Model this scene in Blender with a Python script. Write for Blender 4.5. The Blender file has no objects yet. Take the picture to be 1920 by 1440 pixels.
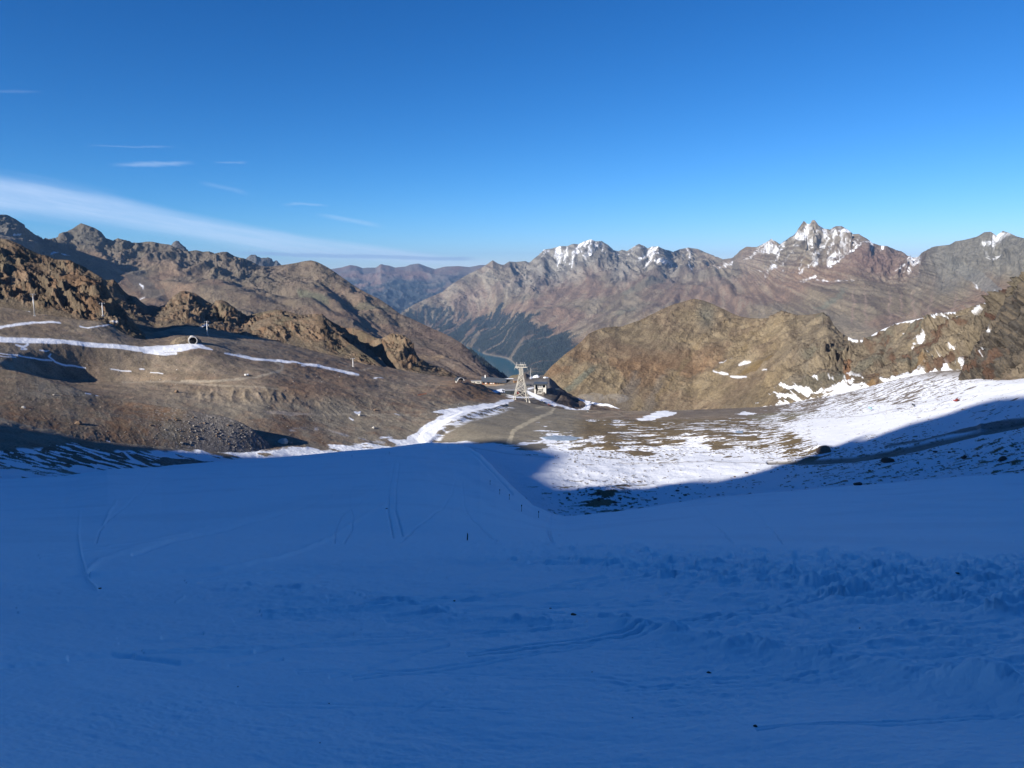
import bpy, bmesh, math, random
import numpy as np
from mathutils import Vector, Matrix

random.seed(7)
S = bpy.context.scene
R_ = math.radians

# ------------------------------------------------------------------ camera
F = 1440.0                      # focal length in pixels of the 1920-wide photograph
PITCH = math.atan((720 - 505) / F)
cam_d = bpy.data.cameras.new('camera')
cam = bpy.data.objects.new('camera', cam_d)
S.collection.objects.link(cam)
cam_d.sensor_width = 36.0
cam_d.lens = 36.0 * F / 1920.0
cam_d.clip_start = 0.1
cam_d.clip_end = 200000.0
cam.location = (0, 0, 0)
cam.rotation_euler = (math.pi / 2 - PITCH, 0, 0)
S.camera = cam

# ------------------------------------------------------------------ sun and sky
PHI, EPS = R_(50.0), R_(23.5)   # shadows head 50 deg right of the view, sun 23.5 deg high
SUN = Vector((-math.sin(PHI) * math.cos(EPS), -math.cos(PHI) * math.cos(EPS), math.sin(EPS)))
sd = bpy.data.lights.new('sun', 'SUN')
sd.energy = 5.0
sd.angle = R_(0.5)
sd.color = (1.0, 0.93, 0.84)
so = bpy.data.objects.new('sun', sd)
S.collection.objects.link(so)
so.rotation_euler = SUN.to_track_quat('Z', 'Y').to_euler()
so.location = (-300, -300, 300)

W = bpy.data.worlds.new("World")
S.world = W
W.use_nodes = True
nt = W.node_tree
nt.nodes.clear()
N = nt.nodes.new
L = nt.links.new
out = N('ShaderNodeOutputWorld')
bg = N('ShaderNodeBackground')
bg.inputs['Strength'].default_value = 0.077
sky = N('ShaderNodeTexSky')
sky.sky_type = 'NISHITA'
sky.sun_disc = False
sky.sun_elevation = EPS
sky.sun_rotation = math.atan2(SUN.x, SUN.y)
sky.altitude = 2900
sky.air_density = 1.0
sky.dust_density = 0.15
sky.ozone_density = 2.5
hs = N('ShaderNodeHueSaturation')
hs.inputs['Saturation'].default_value = 1.0
hs.inputs['Value'].default_value = 1.0
L(sky.outputs[0], hs.inputs['Color'])
# thin high-mountain air: each channel falls off more steeply towards the zenith
KS = 0.116
sc_ = N('ShaderNodeSeparateColor'); L(hs.outputs[0], sc_.inputs[0])
cc_ = N('ShaderNodeCombineColor')
for i_, (g_, k_) in enumerate(((1.95, 0.76), (1.27, 0.82), (1.10, 1.11))):
    p_ = N('ShaderNodeMath'); p_.operation = 'MULTIPLY'; L(sc_.outputs[i_], p_.inputs[0]); p_.inputs[1].default_value = KS
    q_ = N('ShaderNodeMath'); q_.operation = 'POWER'; L(p_.outputs[0], q_.inputs[0]); q_.inputs[1].default_value = g_
    r_ = N('ShaderNodeMath'); r_.operation = 'MULTIPLY'; L(q_.outputs[0], r_.inputs[0]); r_.inputs[1].default_value = k_ / KS
    L(r_.outputs[0], cc_.inputs[i_])

# thin cirrus, laid out by direction (azimuth in degrees from north, height angle)
tc = N('ShaderNodeTexCoord')
sep = N('ShaderNodeSeparateXYZ')
L(tc.outputs['Generated'], sep.inputs[0])
def M(op, a, b=None, c=None, clamp=False):
    n = N('ShaderNodeMath'); n.operation = op; n.use_clamp = clamp
    for i, v in enumerate((a, b, c)):
        if v is None: continue
        if isinstance(v, (int, float)): n.inputs[i].default_value = v
        else: L(v, n.inputs[i])
    return n.outputs[0]
az = M('MULTIPLY', M('ARCTAN2', sep.outputs['X'], sep.outputs['Y']), 180 / math.pi)
el = M('MULTIPLY', M('ARCSINE', sep.outputs['Z']), 180 / math.pi)
def ramp(v, pts):
    r = N('ShaderNodeFloatCurve')
    x0, x1 = pts[0][0], pts[-1][0]
    c = r.mapping.curves[0]
    ys = [p[1] for p in pts]
    y0, y1 = min(ys), max(ys)
    k = (y1 - y0) or 1.0
    c.points[0].location = (0, (ys[0] - y0) / k)
    c.points[1].location = (1, (ys[-1] - y0) / k)
    for p in pts[1:-1]:
        c.points.new((p[0] - x0) / (x1 - x0), (p[1] - y0) / k)
    for p in c.points: p.handle_type = 'AUTO'
    r.mapping.update()
    L(M('DIVIDE', M('SUBTRACT', v, x0), x1 - x0, clamp=True), r.inputs['Value'])
    return M('ADD', M('MULTIPLY', r.outputs[0], k), y0)
def noise(vec, scale, detail=5, rough=0.55):
    n = N('ShaderNodeTexNoise'); n.inputs['Scale'].default_value = scale
    n.inputs['Detail'].default_value = detail; n.inputs['Roughness'].default_value = rough
    L(vec, n.inputs['Vector']); return n.outputs['Fac']
def vec(x, y, z=0.0):
    n = N('ShaderNodeCombineXYZ')
    for i, v in enumerate((x, y, z)):
        if isinstance(v, (int, float)): n.inputs[i].default_value = v
        else: L(v, n.inputs[i])
    return n.outputs[0]
def smooth(v, a, b):
    n = N('ShaderNodeMapRange'); n.interpolation_type = 'SMOOTHSTEP'
    L(v, n.inputs['Value'])
    n.inputs['From Min'].default_value = a; n.inputs['From Max'].default_value = b
    return n.outputs[0]
# long band: top and bottom edge height over azimuth
top = ramp(az, [(-60, 7.5), (-33, 5.75), (-28.7, 5.2), (-24.1, 4.1), (-19.2, 3.05), (-13.8, 2.2), (-8.2, 1.5), (-3, 0.85), (4, 0.2)])
bot = ramp(az, [(-60, 4.6), (-33, 3.3), (-29.8, 3.0), (-25.8, 2.45), (-20.9, 1.7), (-15.7, 0.85), (-10.1, 0.4), (-3, 0.2), (4, -0.2)])
mid = M('MULTIPLY', M('ADD', top, bot), 0.5)
half = M('MULTIPLY', M('SUBTRACT', top, bot), 0.5)
slant = M('ADD', el, M('MULTIPLY', az, 0.17))
wisp = noise(vec(M('MULTIPLY', az, 0.05), M('MULTIPLY', slant, 0.9)), 1.6, 8, 0.6)
wisp2 = noise(vec(M('MULTIPLY', az, 0.25), M('MULTIPLY', slant, 1.1), 4.0), 1.0, 8, 0.65)
dd = M('DIVIDE', M('ABSOLUTE', M('ADD', M('SUBTRACT', el, mid), M('MULTIPLY', M('SUBTRACT', wisp, 0.5), 0.9))), M('MAXIMUM', half, 0.05))
band = M('SUBTRACT', 1.0, smooth(dd, 0.25, 1.3))
band = M('MULTIPLY', band, M('SUBTRACT', 1.0, smooth(az, -8.0, 2.0)))
fib = noise(vec(M('MULTIPLY', az, 0.10), M('MULTIPLY', slant, 2.6), 9.0), 1.5, 10, 0.7)
band = M('MULTIPLY', band, M('MULTIPLY', M('ADD', 0.30, M('MULTIPLY', wisp2, 0.55)), M('ADD', 0.35, M('MULTIPLY', fib, 1.25))), clamp=True)
band = M('MULTIPLY', band, 0.80)
def streak(a0, a1, e0, e1, th, st):
    """a short wisp from (a0,e0) to (a1,e1), th degrees thick"""
    t = M('DIVIDE', M('SUBTRACT', az, a0), a1 - a0)
    line = M('ADD', e0, M('MULTIPLY', t, e1 - e0))
    d = M('ABSOLUTE', M('ADD', M('SUBTRACT', el, line), M('MULTIPLY', M('SUBTRACT', wisp2, 0.5), 0.5)))
    a = M('SUBTRACT', 1.0, smooth(d, 0.0, th))
    ends = M('MULTIPLY', smooth(t, 0.0, 0.35), M('SUBTRACT', 1.0, smooth(t, 0.7, 1.0)))
    return M('MULTIPLY', M('MULTIPLY', a, ends), st)
cl = band
for args in [(-27.2, -21.6, 6.6, 7.05, 0.20, 0.24), (-20.8, -18.3, 7.12, 7.25, 0.10, 0.14), (-28.6, -22.6, 7.68, 7.98, 0.09, 0.10),
             (-35, -30, 10.3, 10.75, 0.13, 0.07), (-16.6, -12.9, 4.5, 4.45, 0.13, 0.16), (-14.4, -9.0, 3.85, 3.05, 0.26, 0.18),
             (-21.9, -18.2, 5.85, 5.1, 0.22, 0.10), (-31, -24, 4.9, 3.9, 0.30, 0.16), (-24, -14, 2.7, 1.3, 0.16, 0.30), (-33.5, -24, 3.75, 2.75, 0.14, 0.26)]:
    cl = M('MAXIMUM', cl, streak(*args))
mx = N('ShaderNodeMix'); mx.data_type = 'RGBA'
L(cl, mx.inputs['Factor']); L(cc_.outputs[0], mx.inputs[6])
mx.inputs[7].default_value = (6.2, 7.4, 9.4, 1)
# low grey-blue bank just over the far horizon
bank = M('MULTIPLY', M('SUBTRACT', 1.0, smooth(M('ABSOLUTE', M('ADD', M('SUBTRACT', el, 0.68), M('ADD', M('MULTIPLY', az, 0.022), M('MULTIPLY', M('SUBTRACT', wisp2, 0.5), 0.35)))), 0.05, 0.2)),
         M('MULTIPLY', smooth(az, -21.0, -17.0), M('SUBTRACT', 1.0, smooth(az, -4.0, -2.0))))
mx2 = N('ShaderNodeMix'); mx2.data_type = 'RGBA'
L(M('MULTIPLY', bank, 0.6), mx2.inputs['Factor']); L(mx.outputs[2], mx2.inputs[6])
mx2.inputs[7].default_value = (2.6, 3.9, 6.2, 1)
L(mx2.outputs[2], bg.inputs['Color'])
L(bg.outputs[0], out.inputs[0])

S.view_settings.view_transform = 'Standard'
S.view_settings.look = 'None'
S.view_settings.gamma = 1.0
S.view_settings.exposure = 0.7
S.cycles.max_bounces = 6
S.cycles.diffuse_bounces = 3
S.cycles.volume_bounces = 0
S.render.film_transparent = False

# ------------------------------------------------------------------ tools
CP, SP_ = math.cos(PITCH), math.sin(PITCH)
def dirs(px, py):
    """world direction through a pixel of the 1920x1440 photograph"""
    a = (np.asarray(px, float) - 960) / F
    b = -(np.asarray(py, float) - 720) / F
    a, b = np.broadcast_arrays(a, b)
    return np.stack([a, CP + b * SP_, -SP_ + b * CP], -1)
def point(px, py, r):
    d = dirs(px, py)
    h = np.hypot(d[..., 0], d[..., 1])
    return d * (np.asarray(r, float) / h)[..., None]
def project(P):
    dep = P[..., 1] * CP - P[..., 2] * SP_
    up = P[..., 1] * SP_ + P[..., 2] * CP
    dep = np.maximum(dep, 1e-3)
    return 960 + F * P[..., 0] / dep, 720 - F * up / dep, dep

_G3 = np.array([[1,1,0],[-1,1,0],[1,-1,0],[-1,-1,0],[1,0,1],[-1,0,1],[1,0,-1],[-1,0,-1],[0,1,1],[0,-1,1],[0,1,-1],[0,-1,-1],[1,1,0],[-1,1,0],[0,-1,1],[0,-1,-1]], np.float32)
def _h(x, y, z, s):
    h = (x * np.uint32(374761393) + y * np.uint32(668265263) + z * np.uint32(2246822519) + np.uint32(s * 3266489917 & 0xffffffff))
    h ^= h >> np.uint32(15); h *= np.uint32(2246822519)
    h ^= h >> np.uint32(13); h *= np.uint32(3266489917)
    return (h >> np.uint32(16)) & np.uint32(15)
def pn(x, y, z=None, seed=0):
    """gradient noise, about -1..1"""
    two = z is None
    x = np.asarray(x, np.float64); y = np.asarray(y, np.float64)
    xf = np.floor(x); yf = np.floor(y)
    X = xf.astype(np.int64).astype(np.uint32); Y = yf.astype(np.int64).astype(np.uint32)
    u = (x - xf).astype(np.float32); v = (y - yf).astype(np.float32)
    fu = u * u * u * (u * (u * 6 - 15) + 10); fv = v * v * v * (v * (v * 6 - 15) + 10)
    one = np.uint32(1)
    if two:
        Z = np.uint32(17)
        def g(a, b, i, j):
            k = _h(a, b, Z, seed)
            gr = _G3[k]
            return gr[..., 0] * i + gr[..., 1] * j + gr[..., 2] * 0.35 * (i + j)
        a = g(X, Y, u, v); b = g(X + one, Y, u - 1, v)
        c = g(X, Y + one, u, v - 1); d = g(X + one, Y + one, u - 1, v - 1)
        ab = a + fu * (b - a); cd = c + fu * (d - c)
        return (ab + fv * (cd - ab)) * 1.25
    z = np.asarray(z, np.float64); zf = np.floor(z)
    Zi = zf.astype(np.int64).astype(np.uint32); w = (z - zf).astype(np.float32)
    fw = w * w * w * (w * (w * 6 - 15) + 10)
    def g(a, b, c, i, j, k):
        gr = _G3[_h(a, b, c, seed)]
        return gr[..., 0] * i + gr[..., 1] * j + gr[..., 2] * k
    r = []
    for dz in (0, 1):
        Zc = Zi + np.uint32(dz); wz = w - dz
        a = g(X, Y, Zc, u, v, wz); b = g(X + one, Y, Zc, u - 1, v, wz)
        c = g(X, Y + one, Zc, u, v - 1, wz); d = g(X + one, Y + one, Zc, u - 1, v - 1, wz)
        ab = a + fu * (b - a); cd = c + fu * (d - c)
        r.append(ab + fv * (cd - ab))
    return r[0] + fw * (r[1] - r[0])
def fbm(x, y, z=None, o=5, seed=0, gain=0.5):
    s = 0; a = 1; f = 1.0
    for i in range(o):
        s = s + a * pn(x * f, y * f, None if z is None else z * f, seed + i)
        a *= gain; f *= 2.03
    return s
def ridged(x, y, z=None, o=5, seed=0, gain=0.5):
    """0..~1, sharp at the ridges"""
    s = 0; a = 1; f = 1.0; w = 1.0; tot = 0
    for i in range(o):
        n = 1 - np.abs(pn(x * f, y * f, None if z is None else z * f, seed + i)) * 1.6
        n = np.clip(n, 0, 1) ** 2
        s = s + a * n * w; tot += a
        w = np.clip(n * 1.6, 0, 1)
        a *= gain; f *= 2.07
    return s / tot
def sstep(x, a, b):
    t = np.clip((x - a) / (b - a), 0, 1)
    return t * t * (3 - 2 * t)
def mixc(a, b, t):
    t = np.asarray(t)[..., None]
    return np.asarray(a) * (1 - t) + np.asarray(b) * t
def poly(px, py, pts):
    ins = np.zeros(px.shape, bool)
    n = len(pts)
    for i in range(n):
        x0, y0 = pts[i][:2]; x1, y1 = pts[(i + 1) % n][:2]
        if y0 == y1: continue
        c = ((y0 > py) != (y1 > py)) & (px < (x1 - x0) * (py - y0) / (y1 - y0) + x0)
        ins ^= c
    return ins.astype(np.float32)
def linedist(px, py, pts):
    """distance to a polyline, minus its half width where points carry one"""
    best = np.full(px.shape, 1e9, np.float32)
    for i in range(len(pts) - 1):
        x0, y0 = pts[i][:2]; x1, y1 = pts[i + 1][:2]
        w0 = pts[i][2] / 2 if len(pts[i]) > 2 else 0; w1 = pts[i + 1][2] / 2 if len(pts[i + 1]) > 2 else 0
        dx, dy = x1 - x0, y1 - y0
        t = np.clip(((px - x0) * dx + (py - y0) * dy) / (dx * dx + dy * dy + 1e-9), 0, 1)
        d = np.hypot(px - x0 - t * dx, py - y0 - t * dy) - (w0 + (w1 - w0) * t)
        best = np.minimum(best, d)
    return best
def stroke(px, py, pts, soft=0.7):
    return 1 - sstep(linedist(px, py, pts), -soft, soft)
def field(px, py, pts, p=2.2, sy=1.6):
    """smooth interpolation of scattered (x, y, value) points"""
    num = 0; den = 0
    for x, y, v in pts:
        w = 1 / (((px - x) ** 2 + ((py - y) * sy) ** 2) ** (p / 2) + 30.0)
        num = num + w * v; den = den + w
    return num / den

def cols(x0, x1, d=1.6):
    a = []
    if x0 < -40: a.append(np.arange(x0, -40, 7.0)); lo = -40
    else: lo = x0
    hi = 1960 if x1 > 1960 else x1
    a.append(np.arange(lo, hi, d))
    if x1 > 1960: a.append(np.arange(1960, x1, 7.0))
    return np.concatenate(a)
def rowpts(xs, row):
    r = np.array(row, float)
    y = np.interp(xs, r[:, 0], r[:, 1]); R = np.interp(xs, r[:, 0], r[:, 2])
    return point(xs, y, R)
def hsmooth(xs, P, sig=22):
    """smooth a traced row sideways so that its control points leave no kinks"""
    xu = np.arange(xs[0], xs[-1] + 1, 4.0)
    k = np.exp(-.5 * (np.arange(-18, 19) * 4.0 / sig) ** 2); k /= k.sum()
    out = np.empty_like(P)
    for a in range(3):
        v = np.interp(xu, xs, P[:, a])
        e = np.concatenate([2 * v[0] - v[18:0:-1], v, 2 * v[-1] - v[-2:-20:-1]])
        out[:, a] = np.interp(xs, xu, np.convolve(e, k, 'valid'))
    return out
def outward(P, dR, dz):
    h = np.hypot(P[:, 0], P[:, 1])[:, None]
    Q = P.copy(); Q[:, :2] += P[:, :2] / h * dR; Q[:, 2] += dz
    return Q
CI = 0
def gridsurf(xs, rows, d=1.6, blur=3, extra=None):
    global CI
    """rows: from the back to the front, arrays of points; spaced evenly as seen"""
    out_ = []
    inn = (xs > -60) & (xs < 1980)
    for k in range(len(rows) - 1):
        A, B = rows[k], rows[k + 1]
        if k == 1: CI = len(out_)
        ya = project(A)[1]; yb = project(B)[1]
        n = int(np.clip(np.max(np.abs(ya - yb)[inn]) / d, 6, 900))
        if extra and k in extra: n = extra[k]
        if k == 0: n = 14
        wa = 1 / np.maximum(project(A)[2], 1); wb = 1 / np.maximum(project(B)[2], 1)
        for i in range(n):
            t = i / n
            u = ((1 - t) * wa); v = t * wb
            out_.append((A * u[:, None] + B * v[:, None]) / (u + v)[:, None])
    out_.append(rows[-1])
    P = np.stack(out_)
    for _ in range(blur):
        Q = P.copy()
        Q[1:-1] = (P[:-2] + 2 * P[1:-1] + P[2:]) / 4
        P = Q
    return P
def normals(P):
    a = np.gradient(P, axis=1); b = np.gradient(P, axis=0)
    n = np.cross(b, a)
    n /= np.linalg.norm(n, axis=-1, keepdims=True) + 1e-12
    s = np.where(n[..., 2:3] < 0, -1, 1)
    return n * s

def mesh_grid(name, P, col, mat, kind='structure'):
    nr, nc = P.shape[:2]
    me = bpy.data.meshes.new(name)
    me.vertices.add(nr * nc)
    me.vertices.foreach_set('co', P.reshape(-1).astype(np.float32))
    i = np.arange(nr - 1)[:, None] * nc + np.arange(nc - 1)[None, :]
    q = np.stack([i, i + nc, i + nc + 1, i + 1], -1).reshape(-1, 4)
    nf = len(q)
    me.loops.add(nf * 4); me.polygons.add(nf)
    me.loops.foreach_set('vertex_index', q.reshape(-1).astype(np.int32))
    me.polygons.foreach_set('loop_start', np.arange(0, nf * 4, 4, dtype=np.int32))
    me.polygons.foreach_set('use_smooth', np.ones(nf, bool))
    me.update(calc_edges=True)
    if col is not None:
        at_ = me.color_attributes.new('tint', 'FLOAT_COLOR', 'POINT')
        c = np.ones((nr * nc, 4), np.float32); c[:, :3] = np.clip(col.reshape(-1, col.shape[-1])[:, :3], 0, 1)
        if col.shape[-1] == 4: c[:, 3] = col.reshape(-1, 4)[:, 3]
        at_.data.foreach_set('color', c.reshape(-1))
    me.materials.append(mat)
    o = bpy.data.objects.new(name, me)
    S.collection.objects.link(o)
    o['kind'] = kind
    return o

# ------------------------------------------------------------------ materials
def terrain_mat(name, scale, bump=0.5, var=0.35, rough=0.9, dist=1.0):
    """ground coloured by the 'tint' attribute, broken up by noise in world metres; alpha = snow"""
    m = bpy.data.materials.new(name); m.use_nodes = True
    t = m.node_tree; n = t.nodes; l = t.links.new
    b = n['Principled BSDF']; b.inputs['Roughness'].default_value = rough
    b.inputs['Specular IOR Level'].default_value = 0.15
    a = n.new('ShaderNodeAttribute'); a.attribute_name = 'tint'
    g = n.new('ShaderNodeNewGeometry')
    def nz(s, det, ro):
        x = n.new('ShaderNodeTexNoise'); x.inputs['Scale'].default_value = s
        x.inputs['Detail'].default_value = det; x.inputs['Roughness'].default_value = ro
        l(g.outputs['Position'], x.inputs['Vector']); return x.outputs['Fac']
    n1 = nz(1 / scale, 6, 0.7); n2 = nz(1 / (scale * 9), 4, 0.6)
    def mt(op, p, q):
        x = n.new('ShaderNodeMath'); x.operation = op
        for i, v in enumerate((p, q)):
            if isinstance(v, (int, float)): x.inputs[i].default_value = v
            else: l(v, x.inputs[i])
        return x.outputs[0]
    s = mt('ADD', mt('MULTIPLY', mt('SUBTRACT', n1, 0.5), 2.6 * var), mt('MULTIPLY', mt('SUBTRACT', n2, 0.5), 1.2 * var))
    s = mt('MULTIPLY', s, mt('SUBTRACT', 1.0, mt('MULTIPLY', a.outputs['Alpha'], 0.93)))
    f = mt('MAXIMUM', mt('ADD', s, 1.0), 0.25)
    vm = n.new('ShaderNodeVectorMath'); vm.operation = 'SCALE'
    l(a.outputs['Color'], vm.inputs[0]); l(f, vm.inputs['Scale'])
    l(vm.outputs[0], b.inputs['Base Color'])
    bp = n.new('ShaderNodeBump'); bp.inputs['Strength'].default_value = bump; bp.inputs['Distance'].default_value = scale * dist
    l(n1, bp.inputs['Height']); l(bp.outputs[0], b.inputs['Normal'])
    return m

SNOW = (0.86, 0.885, 0.92)
GREY = (0.150, 0.136, 0.120); BROWN = (0.135, 0.098, 0.066); DKBROWN = (0.085, 0.062, 0.045)
RUST = (0.165, 0.085, 0.045); OCHRE = (0.20, 0.145, 0.080); GRAVEL = (0.20, 0.178, 0.145)
HEATH = (0.150, 0.098, 0.078); MOSS = (0.115, 0.115, 0.070); FOREST = (0.030, 0.038, 0.042)
ALPHA0 = lambda c, s: np.concatenate([c, s[..., None]], -1)

def fix_crest(P, xs, cr, L_, keep=0.15):
    """hold the traced skyline: shift each column so that its top meets the traced height, fading down the slope"""
    px, py, dep = project(P)
    ty = np.interp(xs, [c[0] for c in cr], [c[1] for c in cr])
    top = py.min(0)
    k = np.array([1, 2, 3, 2, 1.]) / 9
    d = (ty - top) * (1 - keep)
    dz = -d[None] * dep / F
    d3 = np.linalg.norm(P - np.take_along_axis(P, np.argmin(py, 0)[None, :, None].repeat(3, 2), 0), axis=-1)
    P = P.copy()
    P[..., 2] += dz * np.exp(-(d3 / L_) ** 2)
    return P
SURF = {}
def uv_metres(P):
    """distance along the slope line (across) and down the slope, in metres"""
    u = np.cumsum(np.concatenate([np.zeros((P.shape[0], 1)), np.linalg.norm(np.diff(P, axis=1), axis=-1)], 1), 1)
    v = np.cumsum(np.concatenate([np.zeros((1, P.shape[1])), np.linalg.norm(np.diff(P, axis=0), axis=-1)], 0), 0)
    return u, v

# ================================================================== TERRAIN
# ------------------------------------------------------------------ far blue range
def far_range():
    xs = cols(520, 1080, 1.6)
    crest = rowpts(xs, [(520,520,23000),(600,507,23000),(625,502,23000),(640,500,23000),(656,495,23000),(668,496.5,23000),(680,501,23000),(690,500,23000),(705,500,23000),(714,493,22500),(722,495,22500),(730,496,22500),(740,500,22500),(760,498,22500),(770,494,22500),(785,492,22500),(800,498,22500),(815,503,22500),(835,498,22500),(860,497,22500),(880,499,22500),(900,495,22500),(960,494,22500),(1080,500,22500)])
    a = rowpts(xs, [(520,560,20500),(640,530,20800),(720,535,20200),(800,530,20800),(1080,540,20500)])
    b = rowpts(xs, [(520,600,18000),(640,575,17500),(720,600,16800),(800,590,17500),(1080,590,18000)])
    c = rowpts(xs, [(520,650,15500),(1080,650,15500)])
    P = gridsurf(xs, [outward(crest, 3500, -1300), crest, a, b, c], d=1.2)
    n = normals(P); X, Y, Z = P[..., 0], P[..., 1], P[..., 2]
    u, v = uv_metres(P)
    px, py, _ = project(P)
    r = ridged(u / 1500 + fbm(X / 2500, Y / 2500, seed=3) * 0.5, v / 5200, o=5, seed=11)
    r2 = ridged(X / 420, Y / 420, Z / 420, o=4, seed=21)
    h = (r - 0.45) * 240 + (r2 - 0.4) * 130
    P = P + (n * 0.6 + np.array([0, 0, 0.4])) * (h * sstep(np.abs(v - v[[CI]]), 0, 2500))[..., None]
    f = fbm(X / 900, Y / 900, Z / 500, 4, seed=5)
    c = mixc(HEATH, (0.13, 0.11, 0.10), sstep(f, -0.3, 0.4))
    c = mixc(c, FOREST, sstep(py + f * 26 - (r - .4) * 25, 524, 545))
    c = mixc(c, (0.2, 0.18, 0.15), sstep(r2, 0.6, 0.8) * 0.5)
    return mesh_grid('mountain_range', P, ALPHA0(c, r * 0), terrain_mat('far_rock', 90, 0.4, 0.3))
far_range()

# ------------------------------------------------------------------ main range across the valley
LAKE_Z = -1135.0
def lakeR(y):
    return -LAKE_Z / math.tan(PITCH + math.atan((y - 720) / F))
def main_range():
    xs = cols(732, 2450, 1.5)
    cr = [(732,600,13500),(745,594,13500),(757,582,13500),(775,571,13600),(800,560,13800),(830,547,14000),(850,531,14000),(880,513,14200),(905,501,14200),(924,488,14000),(934,494,14000),(944,497,14000),(955,490,14200),(968,491,14300),(985,489,14300),(992,492,14300),(1000,485,14200),(1010,478,14100),(1020,468,14000),(1034,466,13900),(1050,461,13800),(1063,461,13700),(1075,457,13600),(1085,458,13600),(1096,452,13500),(1108,448,13400),(1116,452,13400),(1127,452,13400),(1140,459,13400),(1150,469,13500),(1160,471,13500),(1166,468,13400),(1176,470,13300),(1188,462,13100),(1198,457,13000),(1208,461,13000),(1214,466,13000),(1222,462,12900),(1235,462,12800),(1245,467,12900),(1262,472,13600),(1275,467,14200),(1291,464,14200),(1308,467,14200),(1325,474,14000),(1340,480,13600),(1356,486,12800),(1372,484,12000),(1381,478,11500),(1387,470,11300),(1400,462,11000),(1412,463,10800),(1421,462,10700),(1438,453,10400),(1446,447,10300),(1455,452,10200),(1462,458,10000),(1474,449,9800),(1484,442,9700),(1492,434,9600),(1500,420,9500),(1506,413,9500),(1512,416,9500),(1516,420,9480),(1522,412,9450),(1529,412,9450),(1536,422,9450),(1545,428,9500),(1556,430,9500),(1568,424,9500),(1578,424,9500),(1588,430,9450),(1598,439,9400),(1610,438,9300),(1622,446,9200),(1636,456,9200),(1650,460,9200),(1662,461,9200),(1676,468,9300),(1690,471,9400),(1702,479,9500),(1714,483,9500),(1722,481,9300),(1734,471,8600),(1748,463,8200),(1760,461,8000),(1780,459,7900),(1792,452,7800),(1810,449,7700),(1832,443,7600),(1846,435,7600),(1858,434,7500),(1868,442,7500),(1880,432,7500),(1892,436,7400),(1906,443,7300),(1920,447,7200),(2000,430,7000),(2200,400,6500),(2450,420,6000)]
    crest = rowpts(xs, cr)
    A = rowpts(xs, [(732,606,13200),(757,592,13200),(800,574,13400),(850,558,13500),(900,540,13500),(960,520,13300),(1050,516,12900),(1110,512,12600),(1200,508,12400),(1300,505,12700),(1380,516,11400),(1450,520,9600),(1520,525,8900),(1600,530,8700),(1700,530,8900),(1760,520,7700),(1880,540,6900),(2450,540,5400)])
    B = rowpts(xs, [(732,616,12900),(800,607,12700),(900,602,12100),(1000,606,10500),(1100,612,9500),(1200,610,9000),(1300,604,8700),(1400,600,8200),(1550,620,7400),(1700,640,6800),(1900,645,5700),(2450,650,4700)])
    shore = [(732,634),(800,640),(870,648),(884,652),(890,655),(896,658),(904,662.5),(912,665.5),(925,668),(940,670.5),(950,673),(958,677),(965,684),(970,692),(975,700),(1000,720),(1100,740),(1300,760),(1600,800),(2450,800)]
    Cr = rowpts(xs, [(x, y, lakeR(y)) for x, y in shore])
    D = outward(Cr, -250, -70)
    P = gridsurf(xs, [outward(crest, 2500, -1500), crest, A, B, Cr, D], d=1.4, blur=2, extra={4: 4})

    n = normals(P); X, Y, Z = P[..., 0], P[..., 1], P[..., 2]
    u, v = uv_metres(P); v = np.abs(v - v[[CI]])
    px, py, _ = project(P)
    below = np.interp(px, [c[0] for c in cr], [c[1] for c in cr])
    dy = py - below                                   # pixels under the skyline
    wx = fbm(X / 1500, Y / 1500, Z / 1500, 3, seed=31)
    r = ridged(X / 560 + wx * 0.35, Y / 1500 + wx * .3, Z / 900, o=7, seed=41, gain=.56)
    r2 = ridged(X / 230 + wx, Y / 230, Z / 230, o=5, seed=51, gain=.62)
    big = fbm(u / 2400, v / 3600, o=3, seed=61)
    land = sstep(Z, LAKE_Z + 15, LAKE_Z + 260)
    crag = np.interp(px, [732,960,1040,1120,1240,1330,1440,1520,1600,1700,1760,1880,2450], [.3,.5,1,1,.8,.4,.7,1.3,1.1,.7,.7,.9,.9])
    rock = crag * (1 - sstep(dy, 28, 85))
    taper = sstep(v, 0, 420) * 0.8 + 0.2
    rock = rock * 1.0
    h = ((r - 0.42) * (70 + 190 * rock) + (r2 - 0.4) * (14 + 85 * rock) + big * 110 * sstep(v, 100, 1500)) * taper * land
    P = P + (n * 0.75 + np.array([0, 0, 0.25])) * h[..., None]
    P = fix_crest(P, xs, cr, 700)
    # colour
    f = fbm(X / 1100, Y / 1100, Z / 600, 5, seed=71)
    f2 = fbm(u / 160, v / 900, o=5, seed=81)
    c = mixc((0.222, 0.150, 0.100), (0.198, 0.158, 0.100), sstep(f, -0.35, 0.35))
    c = mixc(c, (0.28, 0.235, 0.165), sstep(f2, 0.05, 0.45) * 0.55)
    c = mixc(c, (0.115, 0.083, 0.060), sstep(-f2, 0.05, 0.5) * 0.6)
    c = mixc(c, mixc((0.115, 0.105, 0.09), (0.235, 0.218, 0.185), sstep(f2, -.35, .35)), np.clip(rock * 1.1, 0, 1) * sstep(px, 600, 1000) * (1 - sstep(px, 1200, 1500) * 0.45 * (1 - sstep(px, 1700, 1760))))
    red = np.exp(-((px - 1640) / 75) ** 2 - ((py - 490) / 35) ** 2)
    c = mixc(c, (0.155, 0.098, 0.078), np.clip(red * 0.85, 0, 1))
    scree = poly(px + f2 * 6, py + f * 5, [(1770,470),(1790,480),(1840,510),(1880,545),(1860,548),(1820,530),(1790,505),(1770,490)])
    c = mixc(c, (0.19, 0.185, 0.165), scree * 0.75)
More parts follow.
